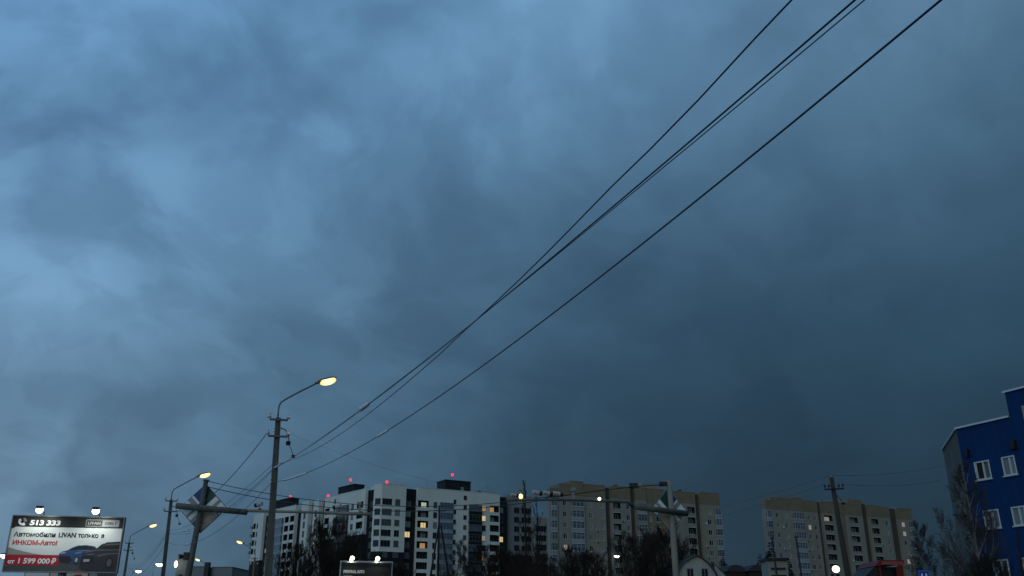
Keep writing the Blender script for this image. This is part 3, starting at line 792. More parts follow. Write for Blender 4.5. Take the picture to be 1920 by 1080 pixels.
# ------------------------------------------------------------------ street lamps
def street_lamp(label, loc, rot, lamp_mat, light=0.0):
    t = thing('street_lamp', label, 'street lamp', loc, rot, 'street lamps along the road')
    m = MB()
    prof = [(-0.13, -0.16), (0.13, -0.16), (0.10, 0.16), (-0.10, 0.16)]
    i = len(m.v); H = 9.0
    for z, s in ((0, 1.15), (4.5, 0.92), (H, 0.70)):
        m.v += [(x * s, y * s, z) for x, y in prof]
    for k in range(2):
        for a in range(4):
            b = (a + 1) % 4; m.f.append((k * 4 + a, k * 4 + b, k * 4 + 4 + b, k * 4 + 4 + a)); m.m.append(0)
    m.f.append((8, 9, 10, 11)); m.m.append(0)
    m.build('pole', M_concrete, t)
    a = MB()
    pts = [(0, 0, 8.3), (0, 0, 9.30)] + [(0.16 - 0.16 * math.cos(u), 0, 9.30 + 0.36 * math.sin(u)) for u in (0.4, 0.8, 1.1)]
    x0, z0 = pts[-1][0], pts[-1][2]
    pts += [(x0 + (1.33 - x0) * u, 0, z0 + (10.42 - z0) * u ** 0.92) for u in (0.12, 0.3, 0.5, 0.7, 0.88)] + [(1.36, 0, 10.44), (1.54, 0, 10.50)]
    a.tube(pts, 0.033, 8); a.build('arm', M_gsteel, t, smooth=True)
    h = MB(); tilt = -0.30
    ellipsoid(h, (0, 0, 0.045), (0.42, 0.18, 0.105), 14, 5, 0, 0.0, 0.5); h.tube([(-0.48, 0, 0.02), (-0.22, 0, 0.03)], [0.05, 0.08], 8)
    hd = h.build('lamp_head', M_gsteel, t, (1.80, 0, 10.58), (0, tilt, 0), smooth=True)
    g = MB(); ellipsoid(g, (0.02, 0, -0.015), (0.34, 0.155, 0.145), 16, 8)
    g.build('lamp_glass', lamp_mat, hd, smooth=True)
    ld = bpy.data.lights.new('street_lamp_light', 'SPOT'); ld.energy = 120; ld.spot_size = R(165); ld.spot_blend = 0.6; ld.color = (1.0, 0.74, 0.40); ld.shadow_soft_size = 0.15
    link('street_lamp_light', ld, hd, (0, 0, -0.30))
    for z, w in ((8.90, 0.33), (8.28, 0.35)):
        c = MB(); c.box(-w, w, -0.22, -0.16, z - 0.035, z + 0.035); c.build('crossarm', M_gsteel, t)
        for s in (-1, 1):
            n = MB(); n.tube([(s * w, -0.19, z), (s * (w + 0.02), -0.19, z + 0.10)], 0.015, 5)
            n.tube([(s * (w + 0.02), -0.19, z + 0.06), (s * (w + 0.02), -0.19, z + 0.11), (s * (w + 0.02), -0.19, z + 0.15), (s * (w + 0.02), -0.19, z + 0.24)], [0.07, 0.085, 0.05, 0.045], 8)
            n.build('insulator', M_porcelain, t)
    for z in (8.62, 8.50, 6.75, 6.60):
        c = MB(); w = 0.13 * (1.15 - 0.05 * z) + 0.02; c.tube([(0, 0, z), (0, 0, z + 0.05)], w * 1.30, 4, square=True); c.build('clamp_band', M_coping, t)
    c = MB(); c.tube([(0.1, -0.14, 8.60), (0.28, -0.16, 8.55), (0.40, -0.16, 8.36), (0.42, -0.16, 8.12)], 0.028, 6); c.build('bracket', M_gsteel, t)
    c = MB(); c.box(0.33, 0.48, -0.22, -0.10, 7.98, 8.12); c.build('fuse_box', M_black, t)
    c = MB(); c.tube([(0.44, -0.16, 7.98), (0.52, -0.16, 7.85), (0.58, -0.16, 7.70), (0.62, -0.16, 7.62)], 0.012, 5); c.box(0.56, 0.68, -0.21, -0.11, 7.52, 7.62); c.build('drop_cable', M_black, t)
    return t


AX = math.atan2(0.42, 0.90)
G = 'street lamps along the road'
lamp1 = street_lamp('lit concrete street lamp carrying the thick cables, tallest in view', (-8.54, 33, 0), (0, R(-1.7), AX), M_lamp)
dup(lamp1, (-20.66, 55.5, 0), (0, R(-1.3), AX), 'lit concrete street lamp whose head glows just above the left gantry diamond')
dup(lamp1, (-34.9, 84.0, 0), (0, 0, AX), 'lit concrete street lamp just to the right of the big car billboard')
dup(lamp1, (-28.4, 102.4, 0), (0, 0, AX + math.pi), 'lit street lamp between the left gantry and the white block, head turned left')
dup(lamp1, (-41.8, 129.0, 0), (0, 0, AX + math.pi), 'lit far street lamp low beside the foot of the left gantry pole')


def white_lamp(label, x, y, hgt, arm, ang, r=0.2, group='small white lamps on poles', material=None):
    t = thing('post_lamp', label, 'lamp post', (x, y, 0), (0, 0, ang), group)
    m = MB(); m.tube([(0, 0, 0), (0, 0, hgt)], [0.10, 0.05], 8); m.build('pole', M_gsteel, t, smooth=True)
    m = MB(); m.tube([(0, 0, hgt - 0.3), (arm * 0.5, 0, hgt - 0.05), (arm, 0, hgt)], 0.04, 6); m.build('arm', M_gsteel, t)
    h = MB(); ellipsoid(h, (arm, 0, hgt + 0.02), (r * 1.5, r * 0.9, r * 0.5), 10, 4, 0, 0, 0.5); hd = h.build('lamp_head', M_gsteel, t, smooth=True)
    g = MB(); ellipsoid(g, (arm, 0, hgt), (r * 1.4, r * 0.85, r * 0.9), 10, 5, 0, 0.5, 1.0); g.build('lamp_glass', material or M_lampw, hd, smooth=True)
    return t


white_lamp('white post lamp on the far road left of the second lamp pole', -52.0, 135.0, 10.5, 0.8, AX, 0.42)
white_lamp('small white post lamp between the third street lamp and the gantry, lowest of all', -61.0, 150.0, 10.4, 0.8, AX, 0.34)
white_lamp('small white post lamp in front of the beige block above the dark bushes', 13.0, 120.0, 10.5, 0.6, 0.2, 0.27)
white_lamp('tiny white post lamp near the foot of the beige block', 36.8, 160.0, 10.4, 0.6, 0.2, 0.24)
white_lamp('white lamp shining at the left edge of the big car billboard', -33.2, 60.0, 6.1, 0.4, 0.3, 0.27)


# ---- ground floodlight left of the leaning pole
def flood_on_pole(label, x, y, z, r, aim=(0.0, -1.0, -0.1), energy=0):
    t = thing('floodlight', label, 'floodlight', (x, y, 0))
    m = MB(); m.tube([(0, 0.25, 0), (0, 0.25, z)], [0.09, 0.06], 8); m.build('pole', M_gsteel, t, smooth=True)
    b = MB(); b.box(-r, r, -0.02, 0.22, z - r * 0.8, z + r * 0.8); b.build('housing', M_black, t)
    g = MB(); ellipsoid(g, (0, -0.024, z), (r * 0.98, 0.16, r * 0.86), 12, 8); g.build('lamp_glass', M_flood, t, smooth=True)
    return t


flood_on_pole('bright greenish white floodlight glaring at the foot of the leaning wooden pole', 20.87, 60.0, 5.22, 0.25)


# ------------------------------------------------------------------ overhead cables
def sag_pts(a, b, sag, n=48, wob=0.0, seed=0):
    a, b = Vector(a), Vector(b); rr = random.Random(seed); out = []
    for i in range(n + 1):
        t = i / n; p = a.lerp(b, t); p.z -= 4 * sag * t * (1 - t)
        if wob and 0 < i < n: p += Vector((rr.uniform(-wob, wob), 0, rr.uniform(-wob, wob)))
        out.append(p)
    return out


def cable(label, spans, r, material=None, group='overhead cables', cat='cable', name='overhead_cable'):
    m = MB()
    for pts in spans: m.tube(pts, r, 6)
    o = m.build(name, material or M_cable, smooth=True); tag(o, label, cat, group)
    return o


def ext(a, b, sag, k=1.28):          # carry the same span on past the camera to its next pole
    a, b = Vector(a), Vector(b)
    def p(t):
        v = a + (b - a) * t; v.z -= 4 * sag * t * (1 - t); return v
    return [p(i / 60 * k) for i in range(61)]


G1 = 'thick cables on the street lamp poles'
P1 = Vector((-8.80, 33.0, 0.0)); P2 = Vector((-20.82, 55.5, 0.0)); P3 = Vector((-34.95, 84.0, 0.0))
CAB = {
    'a': ((-8.847, 33, 7.285), (6.132, -4, 7.405), 1.501, 'highest thick cable, the one furthest up the sky with a kink'),
    'b': ((-8.794, 33, 7.145), (7.042, -4, 6.753), 0.598, 'upper cable of the close pair crossing the sky'),
    'c': ((-8.790, 33, 7.106), (7.501, -4, 6.954), 0.477, 'lower cable of the close pair crossing the sky'),
    'd': ((-8.822, 33, 6.620), (7.233, -4, 7.001), 1.276, 'lowest thick cable, by itself below the close pair'),
}
for k, (a, b, sag, lab) in CAB.items():
    pts = ext(a, b, sag)
    if k == 'a':
        rr = random.Random(3)
        for i in range(24, len(pts)):
            pts[i] = pts[i] + Vector((0, 0, 0.010 * math.sin(i * 1.3) + rr.uniform(-0.008, 0.008)))
    j = 'abcd'.index(k)
    p2 = (P2.x, P2.y, a[2] - 0.1); p3 = (P3.x, P3.y, a[2] - 0.2)
    cable(lab, [pts, sag_pts(a, p2, 0.55 + 0.12 * j), sag_pts(p2, p3, 0.8 + 0.1 * j)], (0.0085, 0.010, 0.0065, 0.010)[j], group=G1)


def on_span(k, t, n=6, dt=0.012):
    a, b, sag, _ = CAB[k]; a, b = Vector(a), Vector(b); out = []
    for i in range(n):
        u = t + (i / (n - 1) - 0.5) * 2 * dt; p = a + (b - a) * u; p.z -= 4 * sag * u * (1 - u); out.append(p)
    return out


for k, t, dt, rad, lab in (('d', 0.115, 0.050, 0.034, 'pale tube shaped as a lamp glint on the lowest cable just right of the tall lamp pole'),
                           ('b', 0.018, 0.014, 0.036, 'pale tube shaped as a lamp glint on the close pair where it meets the tall lamp pole'),
                           ('b', 0.064, 0.020, 0.030, 'pale tube shaped as a lamp glint on the close pair a hand to the right of the tall lamp pole'),
                           ('c', 0.319, 0.008, 0.055, 'pale glint tube at the joint of the close pair right of the glowing lamp'),
                           ('d', 0.374, 0.010, 0.026, 'short pale tube shaped as a lamp glint on the lowest cable above the roof lights')):
    m = MB(); m.tube(on_span(k, t, 6, dt), rad, 8); tag(m.build('cable_glint', M_pale, smooth=True), lab, 'cable glint', 'modelled lamp glints on the thick cables')  # lamplight glinting on the cables, modelled as added pale tubes

for j, t, lab in ((1, 0.735, 'highest of the three pale glint tubes beside the left gantry mast'), (2, 0.72, 'middle one of the three pale glint tubes beside the left gantry mast'), (3, 0.715, 'lowest of the three pale glint tubes beside the left gantry mast')):
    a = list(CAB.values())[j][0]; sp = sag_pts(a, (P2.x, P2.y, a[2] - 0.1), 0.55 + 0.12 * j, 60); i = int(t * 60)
    m = MB(); m.tube(sp[i - 2:i + 1 + (j == 3)], 0.045, 8); tag(m.build('cable_glint', M_pale, smooth=True), lab, 'cable glint', 'modelled lamp glints on the thick cables')  # added pale tubes in place of glints on the wires by the gantry

# thin wire between the insulators of the first two lamps, and a slack one off the first
cable('thin wire from the tall lamp down to the second lamp head', [sag_pts((-9.15, 32.8, 8.35), (-20.3, 55.2, 8.30), 0.75)], 0.016, M_cable_far, 'thin wires at the lamps')
cable('faint slack wire leaving the tall lamp pole towards the right', [sag_pts((-8.25, 32.9, 8.40), (9.4, 53.9, 9.9), 1.6)], 0.003, M_cable_far, 'thin wires at the lamps')


# ------------------------------------------------------------------ road gantries with diamond panels
def diamond(root, half, y, mirror):
    """square panel standing on its corner: four triangular quarters, each cut into stripes"""
    cols = {'blue': mat('sign blue', (0.012, 0.045, 0.22), 0.5), 'green': mat('sign green', (0.012, 0.075, 0.055), 0.5), 'white': mat('sign white', (0.70, 0.74, 0.73), 0.5),
            'grey': mat('sign grey', (0.22, 0.25, 0.26), 0.5), 'beige': mat('sign beige', (0.32, 0.27, 0.20), 0.5)}
    T, Rr, B, L, O = (0, half), (half, 0), (0, -half), (-half, 0), (0, 0)
    quarters = [(T, L, [('blue', 0, .47), ('white', .47, .53), ('grey', .53, .68), ('white', .68, 1)]),
                (T, Rr, [('green', 0, .50), ('white', .50, .64), ('grey', .64, .74), ('white', .74, 1)]),
                (B, L, [('green', 0, .38), ('grey', .38, .48), ('white', .48, .60), ('grey', .60, .68), ('white', .68, 1)]),
                (B, Rr, [('beige', 0, .66), ('grey', .66, .74), ('white', .74, 1)])]
    k = -1 if mirror else 1
    for A, Bq, bands in quarters:
        ex = Vector((Bq[0] - A[0], Bq[1] - A[1])); n = Vector((-A[0] - Bq[0], -A[1] - Bq[1])).normalized(); ln = ex.length
        for c, s0, s1 in bands:
            f = lambda s: Vector(A) + ex * s
            pts = [f(s0), f(s1)]
            if s1 < 1: pts.append(f(s1) + n * ln * min(s1, 1 - s1))
            if s0 < 0.5 < s1: pts.append(Vector(O))
            if s0 > 0: pts.append(f(s0) + n * ln * min(s0, 1 - s0))
            g = 0.972                                    # joints between the pieces
            cx = sum((p for p in pts), Vector((0, 0))) / len(pts)
            pts = [((cx + (p - cx) * g).x * k, (cx + (p - cx) * g).y) for p in pts]
            area = sum(pts[i][0] * pts[(i + 1) % len(pts)][1] - pts[(i + 1) % len(pts)][0] * pts[i][1] for i in range(len(pts)))
            if area < 0: pts = pts[::-1]
            m = MB(); m.extrude_xz(pts, y, y + 0.012); o = m.build('panel_piece', cols[c], root)
    fr = MB(); e = 0.05
    for A, Bq in ((T, Rr), (Rr, B), (B, L), (L, T)): fr.tube([(A[0], y + 0.045, A[1]), (Bq[0], y + 0.045, Bq[1])], 0.03, 4)
    fr.tube([(-half, y + 0.06, 0), (half, y + 0.06, 0)], 0.025, 4); fr.tube([(0, y + 0.06, -half), (0, y + 0.06, half)], 0.025, 4)
    fr.build('panel_frame', M_gsteel, root)


def camera_unit(root, x, y, z, s=1.0, yaw=0.0):
    b = MB(); b.tube([(-0.20 * s, 0, 0), (0.14 * s, 0, 0)], 0.105 * s, 10); c = b.build('traffic_camera', mat('warm white camera housing', (0.42, 0.38, 0.35), 0.5), root, (x, y, z + 0.26 * s), (0, R(8), yaw), smooth=False)
    n = MB(); n.tube([(0.142 * s, 0, 0), (0.30 * s, 0, 0)], [0.11 * s, 0.12 * s], 10); n.build('lens_hood', M_black, c)
    p = MB(); p.tube([(0, 0, -0.26 * s), (0, 0, -0.10 * s)], 0.03 * s, 6); p.box(-0.1 * s, 0.1 * s, -0.06, 0.06, -0.28 * s, -0.24 * s); p.build('bracket', M_gsteel, c)


gl = thing('road_gantry', 'left road gantry, grey mast with diamond panel and long beam to the right', 'gantry', (-16.45, 48.0, 0), (0, 0, 0), 'cantilever gantries over the road')
m = MB(); m.tube([(-0.50, 0, 0), (0.12, 0, 9.0)], [0.22, 0.125], 10); m.build('pole', M_gantry, gl, smooth=True)
m = MB(); m.tube([(0.12, 0, 9.005), (0.125, 0, 9.07)], [0.20, 0.16], 10); m.build('pole_cap', M_gsteel, gl)
m = MB(); m.tube([(-1.17, -0.30, 7.66), (2.55, -0.26, 7.33)], [0.165, 0.15], 10); m.build('beam', M_gantry, gl, smooth=True)
m = MB(); m.tube([(2.50, -0.24, 7.42), (5.0, -0.1, 7.37), (6.6, 0.0, 7.34)], [0.085, 0.07, 0.065], 8); m.tube([(6.6, 0.0, 7.34), (9.0, 0.1, 7.27)], [0.095, 0.085], 8); m.build('beam_tip', M_gantry2, gl, smooth=True)
d = link('diamond_panel', None, gl, (0.05, 0, 7.60)); diamond(d, 1.26, 0.22, False)
for x, y, z in ((3.15, -0.2, 7.50), (7.25, 0.05, 7.42)): camera_unit(gl, x, y, z, 0.95, R(150))
m = MB(); m.box(-0.06, 0.06, -0.05, 0.05, 0, 0.36); m.box(-0.1, 0.1, -0.2, 0.12, 0.36, 0.5); m.build('sensor', M_gsteel, gl, (8.4, 0.08, 7.38))
m = MB(); m.box(-0.52, -0.26, -0.20, 0.14, 4.95, 5.32); m.tube([(-0.52, 0, 5.12), (-0.76, -0.05, 5.12)], [0.05, 0.14], 8); m.build('loudspeaker', M_black, gl)
m = MB(); m.box(-0.14, 0.14, -0.30, -0.17, 2.2, 3.0); m.build('cabinet', M_gsteel, gl)

gr = thing('road_gantry', 'right road gantry, pale mast with diamond panel and beam reaching left', 'gantry', (9.56, 54.0, 0), (0, R(-0.7), 0), 'cantilever gantries over the road')
m = MB(); m.tube([(0, 0, 0), (0, 0, 9.95)], [0.23, 0.15], 10); m.build('pole', M_gantry2, gr, smooth=True)
m = MB(); m.tube([(0, 0, 9.955), (0, 0, 10.03)], [0.14, 0.06], 10); m.build('pole_cap', M_gsteel, gr)
bd = Vector((-0.82, -0.57))
def bp(t, z, off=0.0): return (bd.x * t, bd.y * t - 0.25 + off, z)
m = MB(); m.tube([bp(-1.2, 8.05), bp(3.1, 8.20)], [0.17, 0.17], 10); m.build('beam', M_gantry, gr, smooth=True)
m = MB(); m.tube([bp(3.1, 8.21), bp(3.5, 8.42), bp(7.0, 8.30), bp(11.9, 8.0)], [0.13, 0.085, 0.075, 0.06], 8); m.build('beam_tip', M_gantry, gr, smooth=True)
d = link('diamond_panel', None, gr, (0.0, 0.0, 8.22), (0, 0, R(24))); diamond(d, 1.24, 0.22, True)
for t, z in ((8.55, 8.26), (9.25, 8.24), (9.95, 8.22), (11.4, 8.05)):
    x, y, zz = bp(t, z); camera_unit(gr, x, y, zz, 1.05 if t < 10 else 0.8, R(20))
m = MB(); x, y, z = bp(7.45, 8.30); m.box(-0.08, 0.08, -0.06, 0.06, 0.0, 0.42); m.box(-0.13, 0.13, -0.15, 0.1, 0.42, 0.62); m.build('sensor', M_gsteel, gr, (x, y, z))
x, y, z = bp(11.0, 8.05)
m = MB(); m.tube([(0, 0, 0), (0, 0, 0.5)], 0.05, 6); m.box(-0.1, 0.1, -0.08, 0.1, 0.5, 0.72); fl = m.build('flash_lamp', M_gsteel, gr, (x, y, z)); fl['label'] = 'small lit yellow flash lamp near the beam tip'
m = MB(); ellipsoid(m, (0.02, -0.12, 0.16), (0.11, 0.08, 0.13), 8, 6); m.build('lamp_glass', M_lamp, fl)
x, y, z = bp(5.6, 8.36); m = MB(); m.box(-0.06, 0.06, -0.1, 0.1, 0, 0.12); b = m.build('flash_lamp', M_gsteel, gr, (x, y, z)); b['label'] = 'small lit white lamp on the middle of the beam'
m = MB(); ellipsoid(m, (0, -0.12, 0.08), (0.085, 0.06, 0.085), 8, 6); m.build('lamp_glass', M_lampw, b)
m = MB(); m.box(-0.62, -0.16, -0.12, 0.12, 9.62, 9.86); m.build('terminal_box', M_black, gr)
m = MB(); m.tube([(-0.25, 0, 9.72), (-2.2, -1.35, 9.42), (-4.6, -3.1, 8.95), (-6.5, -4.5, 8.52), (-7.7, -5.4, 8.30)], 0.028, 6); m.build('stay_cable', M_black, gr)
m = MB(); m.box(-2.6, -2.1, -1.5, -1.25, 9.32, 9.60); m.build('junction_box', M_black, gr)

gspan = 'span wires between the gantries'
cable('upper span wire running from the left gantry top to the right gantry beam', [sag_pts((-16.3, 48, 9.0), (2.6, 49.3, 8.45), 0.95)], 0.020, M_cable_far, gspan)
cable('lower span wire running from the left gantry top to the right gantry beam', [sag_pts((-16.35, 48, 8.72), (2.55, 49.2, 8.30), 1.0)], 0.022, M_cable_far, gspan)

# ------------------------------------------------------------------ leaning wooden pole and its wires
up = thing('utility_pole', 'leaning dark wooden utility pole with crossarm and pin insulators', 'utility pole', (18.19, 50, 0), (0, R(-2.5), 0))
m = MB(); m.tube([(0, 0, 0), (0, 0, 4), (0, 0, 9.5)], [0.20, 0.17, 0.12], 10); m.build('pole', M_wood, up, smooth=True)
m = MB(); m.tube([(0, 0, 9.503), (0, 0, 9.62)], [0.13, 0.02], 10); m.build('pole_cap', M_gsteel, up)
m = MB(); m.box(-0.54, 0.54, -0.20, -0.13, 8.80, 8.88); m.build('crossarm', M_black, up)
for x in (-0.50, -0.28, 0.28, 0.50):
    m = MB(); m.tube([(x, -0.16, 8.885), (x, -0.16, 8.97)], 0.02, 5); m.tube([(x, -0.16, 8.96), (x, -0.16, 9.0), (x, -0.16, 9.04), (x, -0.16, 9.12)], [0.05, 0.07, 0.045, 0.04], 8); m.build('insulator', M_black, up)
m = MB(); m.tube([(0.06, -0.13, 8.55), (0.34, -0.2, 8.1)], 0.02, 5); m.box(0.27, 0.42, -0.26, -0.14, 7.98, 8.1); m.build('bracket', M_black, up)
gw = 'thin wires of the leaning utility pole'
cable('upper thin wire from the leaning wooden pole to the blue block', [sag_pts((17.8, 50, 9.6), (33.65, 70.0, 13.57), 0.22)], 0.010, M_cable_far, gw)
cable('lower thin wire from the leaning wooden pole to the blue block', [sag_pts((18.25, 49.9, 9.1), (33.45, 70.0, 12.45), 0.22)], 0.011, M_cable_far, gw)
cable('upper thin wire from the leaning wooden pole off to the left', [sag_pts((17.75, 50, 9.6), (19.35, 118.0, 15.5), 0.5)], 0.009, M_cable_far, gw)
cable('lower thin wire from the leaning wooden pole off to the left', [sag_pts((17.3, 49.9, 9.1), (19.25, 118.0, 14.1), 0.5)], 0.010, M_cable_far, gw)
cable('short sagging wire entering the open blue block window', [sag_pts((36.9, 75.0, 12.4), (36.3, 68.4, 12.2), 0.4)], 0.016, M_cable_far, gw)

# braced dark pole before the white block, thin posts before the right-hand block
ap = thing('utility_pole', 'thin black braced utility pole standing before the white block', 'utility pole', (-8.7, 110, 0))
m = MB(); m.tube([(0, 0, 0), (-0.1, 0, 15.6)], [0.20, 0.10], 8); m.build('pole', M_black, ap)
for x, y in ((-0.95, -0.4), (1.35, 0.4)):
    m = MB(); m.tube([(x * 1.9, y * 3, 0), (x * 0.12, 0, 13.2)], [0.17, 0.10], 8); m.build('brace', M_black, ap)
m = MB(); m.box(-0.7, 0.7, -0.2, -0.11, 14.9, 15.05); m.build('crossarm', M_black, ap)
for x, y, h, lab in ((24.95, 80, 9.05, 'thin black post before the beige block, nearer the leaning pole'), (20.0, 70, 8.05, 'thin black post by the fir trees left of the lone beige block')):
    t = thing('post', lab, 'post', (x, y, 0), (0, R(-1.5), 0), 'thin posts before the lone beige block')
    m = MB(); m.tube([(0, 0, 0), (0, 0, h)], [0.11, 0.075], 8); m.build('shaft', M_black, t, smooth=True)
    m = MB(); m.box(-0.16, 0.16, -0.06, 0.06, h + 0.002, h + 0.10); m.build('top_fitting', M_black, t)

# ------------------------------------------------------------------ the big car billboard
M_bbw = mat('billboard white', (0.58, 0.62, 0.62), 0.55, noise=0.04, scale=0.8)
M_bbk = mat('billboard black', (0.014, 0.016, 0.017), 0.5)
M_bbg = mat('billboard grey', (0.24, 0.24, 0.24), 0.5)
M_bbdg = mat('billboard dark grey', (0.055, 0.065, 0.068), 0.5)
M_bbr = mat('billboard red', (0.36, 0.012, 0.022), 0.5)
M_inkr = mat('red ink', (0.42, 0.015, 0.02), 0.5)
M_ink = mat('black ink', (0.012, 0.02, 0.022), 0.5)
M_inkw = mat('white ink', (0.75, 0.77, 0.77), 0.5)
M_carb = mat('printed blue car paint', (0.022, 0.060, 0.165), 0.5)
M_carb2 = mat('printed light blue', (0.10, 0.20, 0.38), 0.5)
M_card = mat('printed dark car paint', (0.026, 0.026, 0.038), 0.5)
M_card2 = mat('printed dark car highlight', (0.085, 0.09, 0.11), 0.5)
M_pmid = mat('printed silver', (0.30, 0.33, 0.36), 0.5)

ba = R(11)
bbx, bby, bbz0, bbz1 = -27.2, 49.8, 4.52, 7.38
BBW, BBH = 5.68, bbz1 - bbz0
bb = thing('billboard', 'large lit car dealer billboard with phone number and two cars', 'billboard', (bbx, bby, bbz0), (0, 0, ba))
m = MB(); m.box(0, BBW, 0.02, 0.28, 0, BBH); m.build('board', M_bbdg, bb)
m = MB(); e = 0.06
m.box(-e, 0, -0.05, 0.30, -e, BBH + e); m.box(BBW, BBW + e, -0.05, 0.30, -e, BBH + e); m.box(0, BBW, -0.05, 0.30, -e, 0); m.box(0, BBW, -0.05, 0.30, BBH, BBH + e)
m.build('frame', M_gsteel, bb)
m = MB(); m.tube([(BBW * 0.5, 0.5, -bbz0), (BBW * 0.5, 0.5, BBH * 0.8)], 0.22, 12); m.box(BBW * 0.2, BBW * 0.8, 0.285, 0.36, BBH * 0.3, BBH * 0.4); m.build('post', M_gsteel, bb, smooth=False)


def U(u): return u * BBW
def V(v): return (1 - v) * BBH


layer_n = [0]


def sheet(name, pts, material, layer):
    pts = [(U(a), V(b)) for a, b in pts]
    area = sum(pts[i][0] * pts[(i + 1) % len(pts)][1] - pts[(i + 1) % len(pts)][0] * pts[i][1] for i in range(len(pts)))
    if area < 0: pts = pts[::-1]
    y = 0.015 - layer * 0.005
    mm = MB(); mm.poly([(x, y, z) for x, z in pts]); return mm.build(name, material, bb)


def words(body, u, v, size, material, layer, bold=0.02, shear=0.0, spacing=1.0, width=None):
    me = text_mesh(body, size, 0.002, bold, material, 'LEFT', shear, spacing)
    o = link('lettering', me, bb, (U(u), 0.015 - layer * 0.005, V(v)), (R(90), 0, 0))
    if width:
        xs = [p.co.x for p in me.vertices]; k = U(width) / (max(xs) - min(xs)); o.scale = (k, 1, 1)
    return o


def arc(cx, cy, rx, ry, a0, a1, n=10):
    return [(cx + rx * math.cos(R(a0 + (a1 - a0) * i / n)), cy + ry * math.sin(R(a0 + (a1 - a0) * i / n))) for i in range(n + 1)]


sheet('poster', [(0, 0), (1, 0), (1, 1), (0, 1)], M_bbw, 0)
sheet('top_band', [(0, 0), (1, 0), (1, 0.195), (0.04, 0.195), (0, 0.235)], M_bbk, 1)
sheet('swoosh', [(0, 0.57)] + [(0.47 * i / 10, 0.57 + 0.155 * (1 - (1 - i / 10) ** 1.8)) for i in range(1, 11)] + [(0.62, 0.74), (0.62, 1), (0, 1)], M_bbg, 1)
sheet('road_print', [(0.02, 0.90), (0.30, 0.875), (0.48, 0.84), (0.70, 0.80), (1, 0.78), (1, 1), (0, 1), (0, 0.92)], M_bbdg, 2)
sheet('price_box', [(0, 0.705), (0.455, 0.705), (0.47, 0.73), (0.475, 0.86), (0.46, 0.895), (0, 0.895)], M_bbr, 3)
words('513 333', 0.152, 0.158, 0.36, M_inkw, 3, 0.014, 0.05, 0.95, 0.275)
# telephone sign: handset and sound waves
hand = arc(0.092, 0.085, 0.045, 0.085, 195, 75, 10)
hand2 = arc(0.092, 0.085, 0.026, 0.052, 75, 195, 10)
sheet('phone_icon', hand + hand2, M_inkw, 3)
sheet('phone_icon', [(0.048, 0.055), (0.068, 0.045), (0.075, 0.09), (0.055, 0.10)], M_inkw, 4)
sheet('phone_icon', [(0.088, 0.125), (0.108, 0.12), (0.114, 0.165), (0.096, 0.175)], M_inkw, 4)
sheet('phone_wave', [(0.088, 0.045)] + arc(0.090, 0.095, 0.034, 0.068, -90, 0, 8) + [(0.10, 0.10)], M_bbg, 3)
# logo plates
sheet('logo_plate', [(0.655, 0.045), (0.665, 0.035), (0.955, 0.035), (0.965, 0.05), (0.965, 0.155), (0.955, 0.17), (0.665, 0.17), (0.655, 0.16)], M_bbg, 2)
sheet('logo_plate', [(0.662, 0.052), (0.805, 0.052), (0.805, 0.155), (0.662, 0.155)], M_bbk, 3)
sheet('logo_plate', [(0.812, 0.05), (0.958, 0.05), (0.958, 0.157), (0.812, 0.157)], M_pmid, 3)
words('LIVAN', 0.675, 0.128, 0.20, M_pmid, 4, 0.008, 0, 1.1, 0.115)
words('GEELY', 0.828, 0.128, 0.20, M_bbdg, 4, 0.008, 0, 1.05, 0.115)
for w_, u_, k_ in (('Автомобили', 0.030, 0.372), ('LIVAN', 0.428, 0.155), ('только', 0.605, 0.185), ('в', 0.815, 0.026)): words(w_, u_, 0.375, 0.335, M_ink, 2, 0.010, 0.0, 0.98, k_)
words('ИНКОМ-Авто!', 0.030, 0.525, 0.335, M_inkr, 2, 0.010, 0.0, 0.98, 0.395)
words('от', 0.022, 0.862, 0.26, M_inkw, 4, 0.012, 0.0, 1.0, 0.06)
words('1 599 000', 0.10, 0.862, 0.38, M_inkw, 4, 0.010, 0.05, 0.95, 0.28)
words('₽', 0.405, 0.862, 0.38, M_inkw, 4, 0.018, 0.05, 1.0, 0.042)
# the two printed cars
sheet('printed_car', [(0.462, 0.80), (0.462, 0.69), (0.478, 0.645), (0.53, 0.615), (0.57, 0.565), (0.62, 0.525), (0.70, 0.515), (0.77, 0.535), (0.80, 0.58), (0.81, 0.80), (0.74, 0.86), (0.52, 0.855)], M_carb, 4)
sheet('printed_car_glass', [(0.552, 0.605), (0.58, 0.56), (0.63, 0.535), (0.70, 0.53), (0.755, 0.55), (0.78, 0.585), (0.66, 0.61)], M_bbk, 5)
sheet('printed_car_grille', [(0.467, 0.72), (0.56, 0.715), (0.59, 0.80), (0.56, 0.85), (0.475, 0.83)], M_bbk, 5)
sheet('printed_car_lamp', [(0.475, 0.655), (0.525, 0.645), (0.515, 0.67), (0.472, 0.68)], M_pmid, 5)
sheet('printed_car_lamp', [(0.60, 0.66), (0.665, 0.63), (0.66, 0.655), (0.61, 0.68)], M_carb2, 5)
sheet('printed_car_wheel', arc(0.625, 0.795, 0.024, 0.075, 0, 360, 14)[:-1], M_bbk, 5)
sheet('printed_car_wheel_rim', arc(0.626, 0.79, 0.014, 0.045, 0, 360, 12)[:-1], M_pmid, 6)
sheet('printed_car', [(0.66, 0.93), (0.665, 0.72), (0.69, 0.63), (0.79, 0.58), (0.83, 0.50), (0.88, 0.455), (1.0, 0.44), (1.0, 0.985), (0.72, 0.985)], M_card, 6)
sheet('printed_car_glass', [(0.80, 0.585), (0.84, 0.51), (0.885, 0.475), (1.0, 0.46), (1.0, 0.575)], M_bbk, 7)
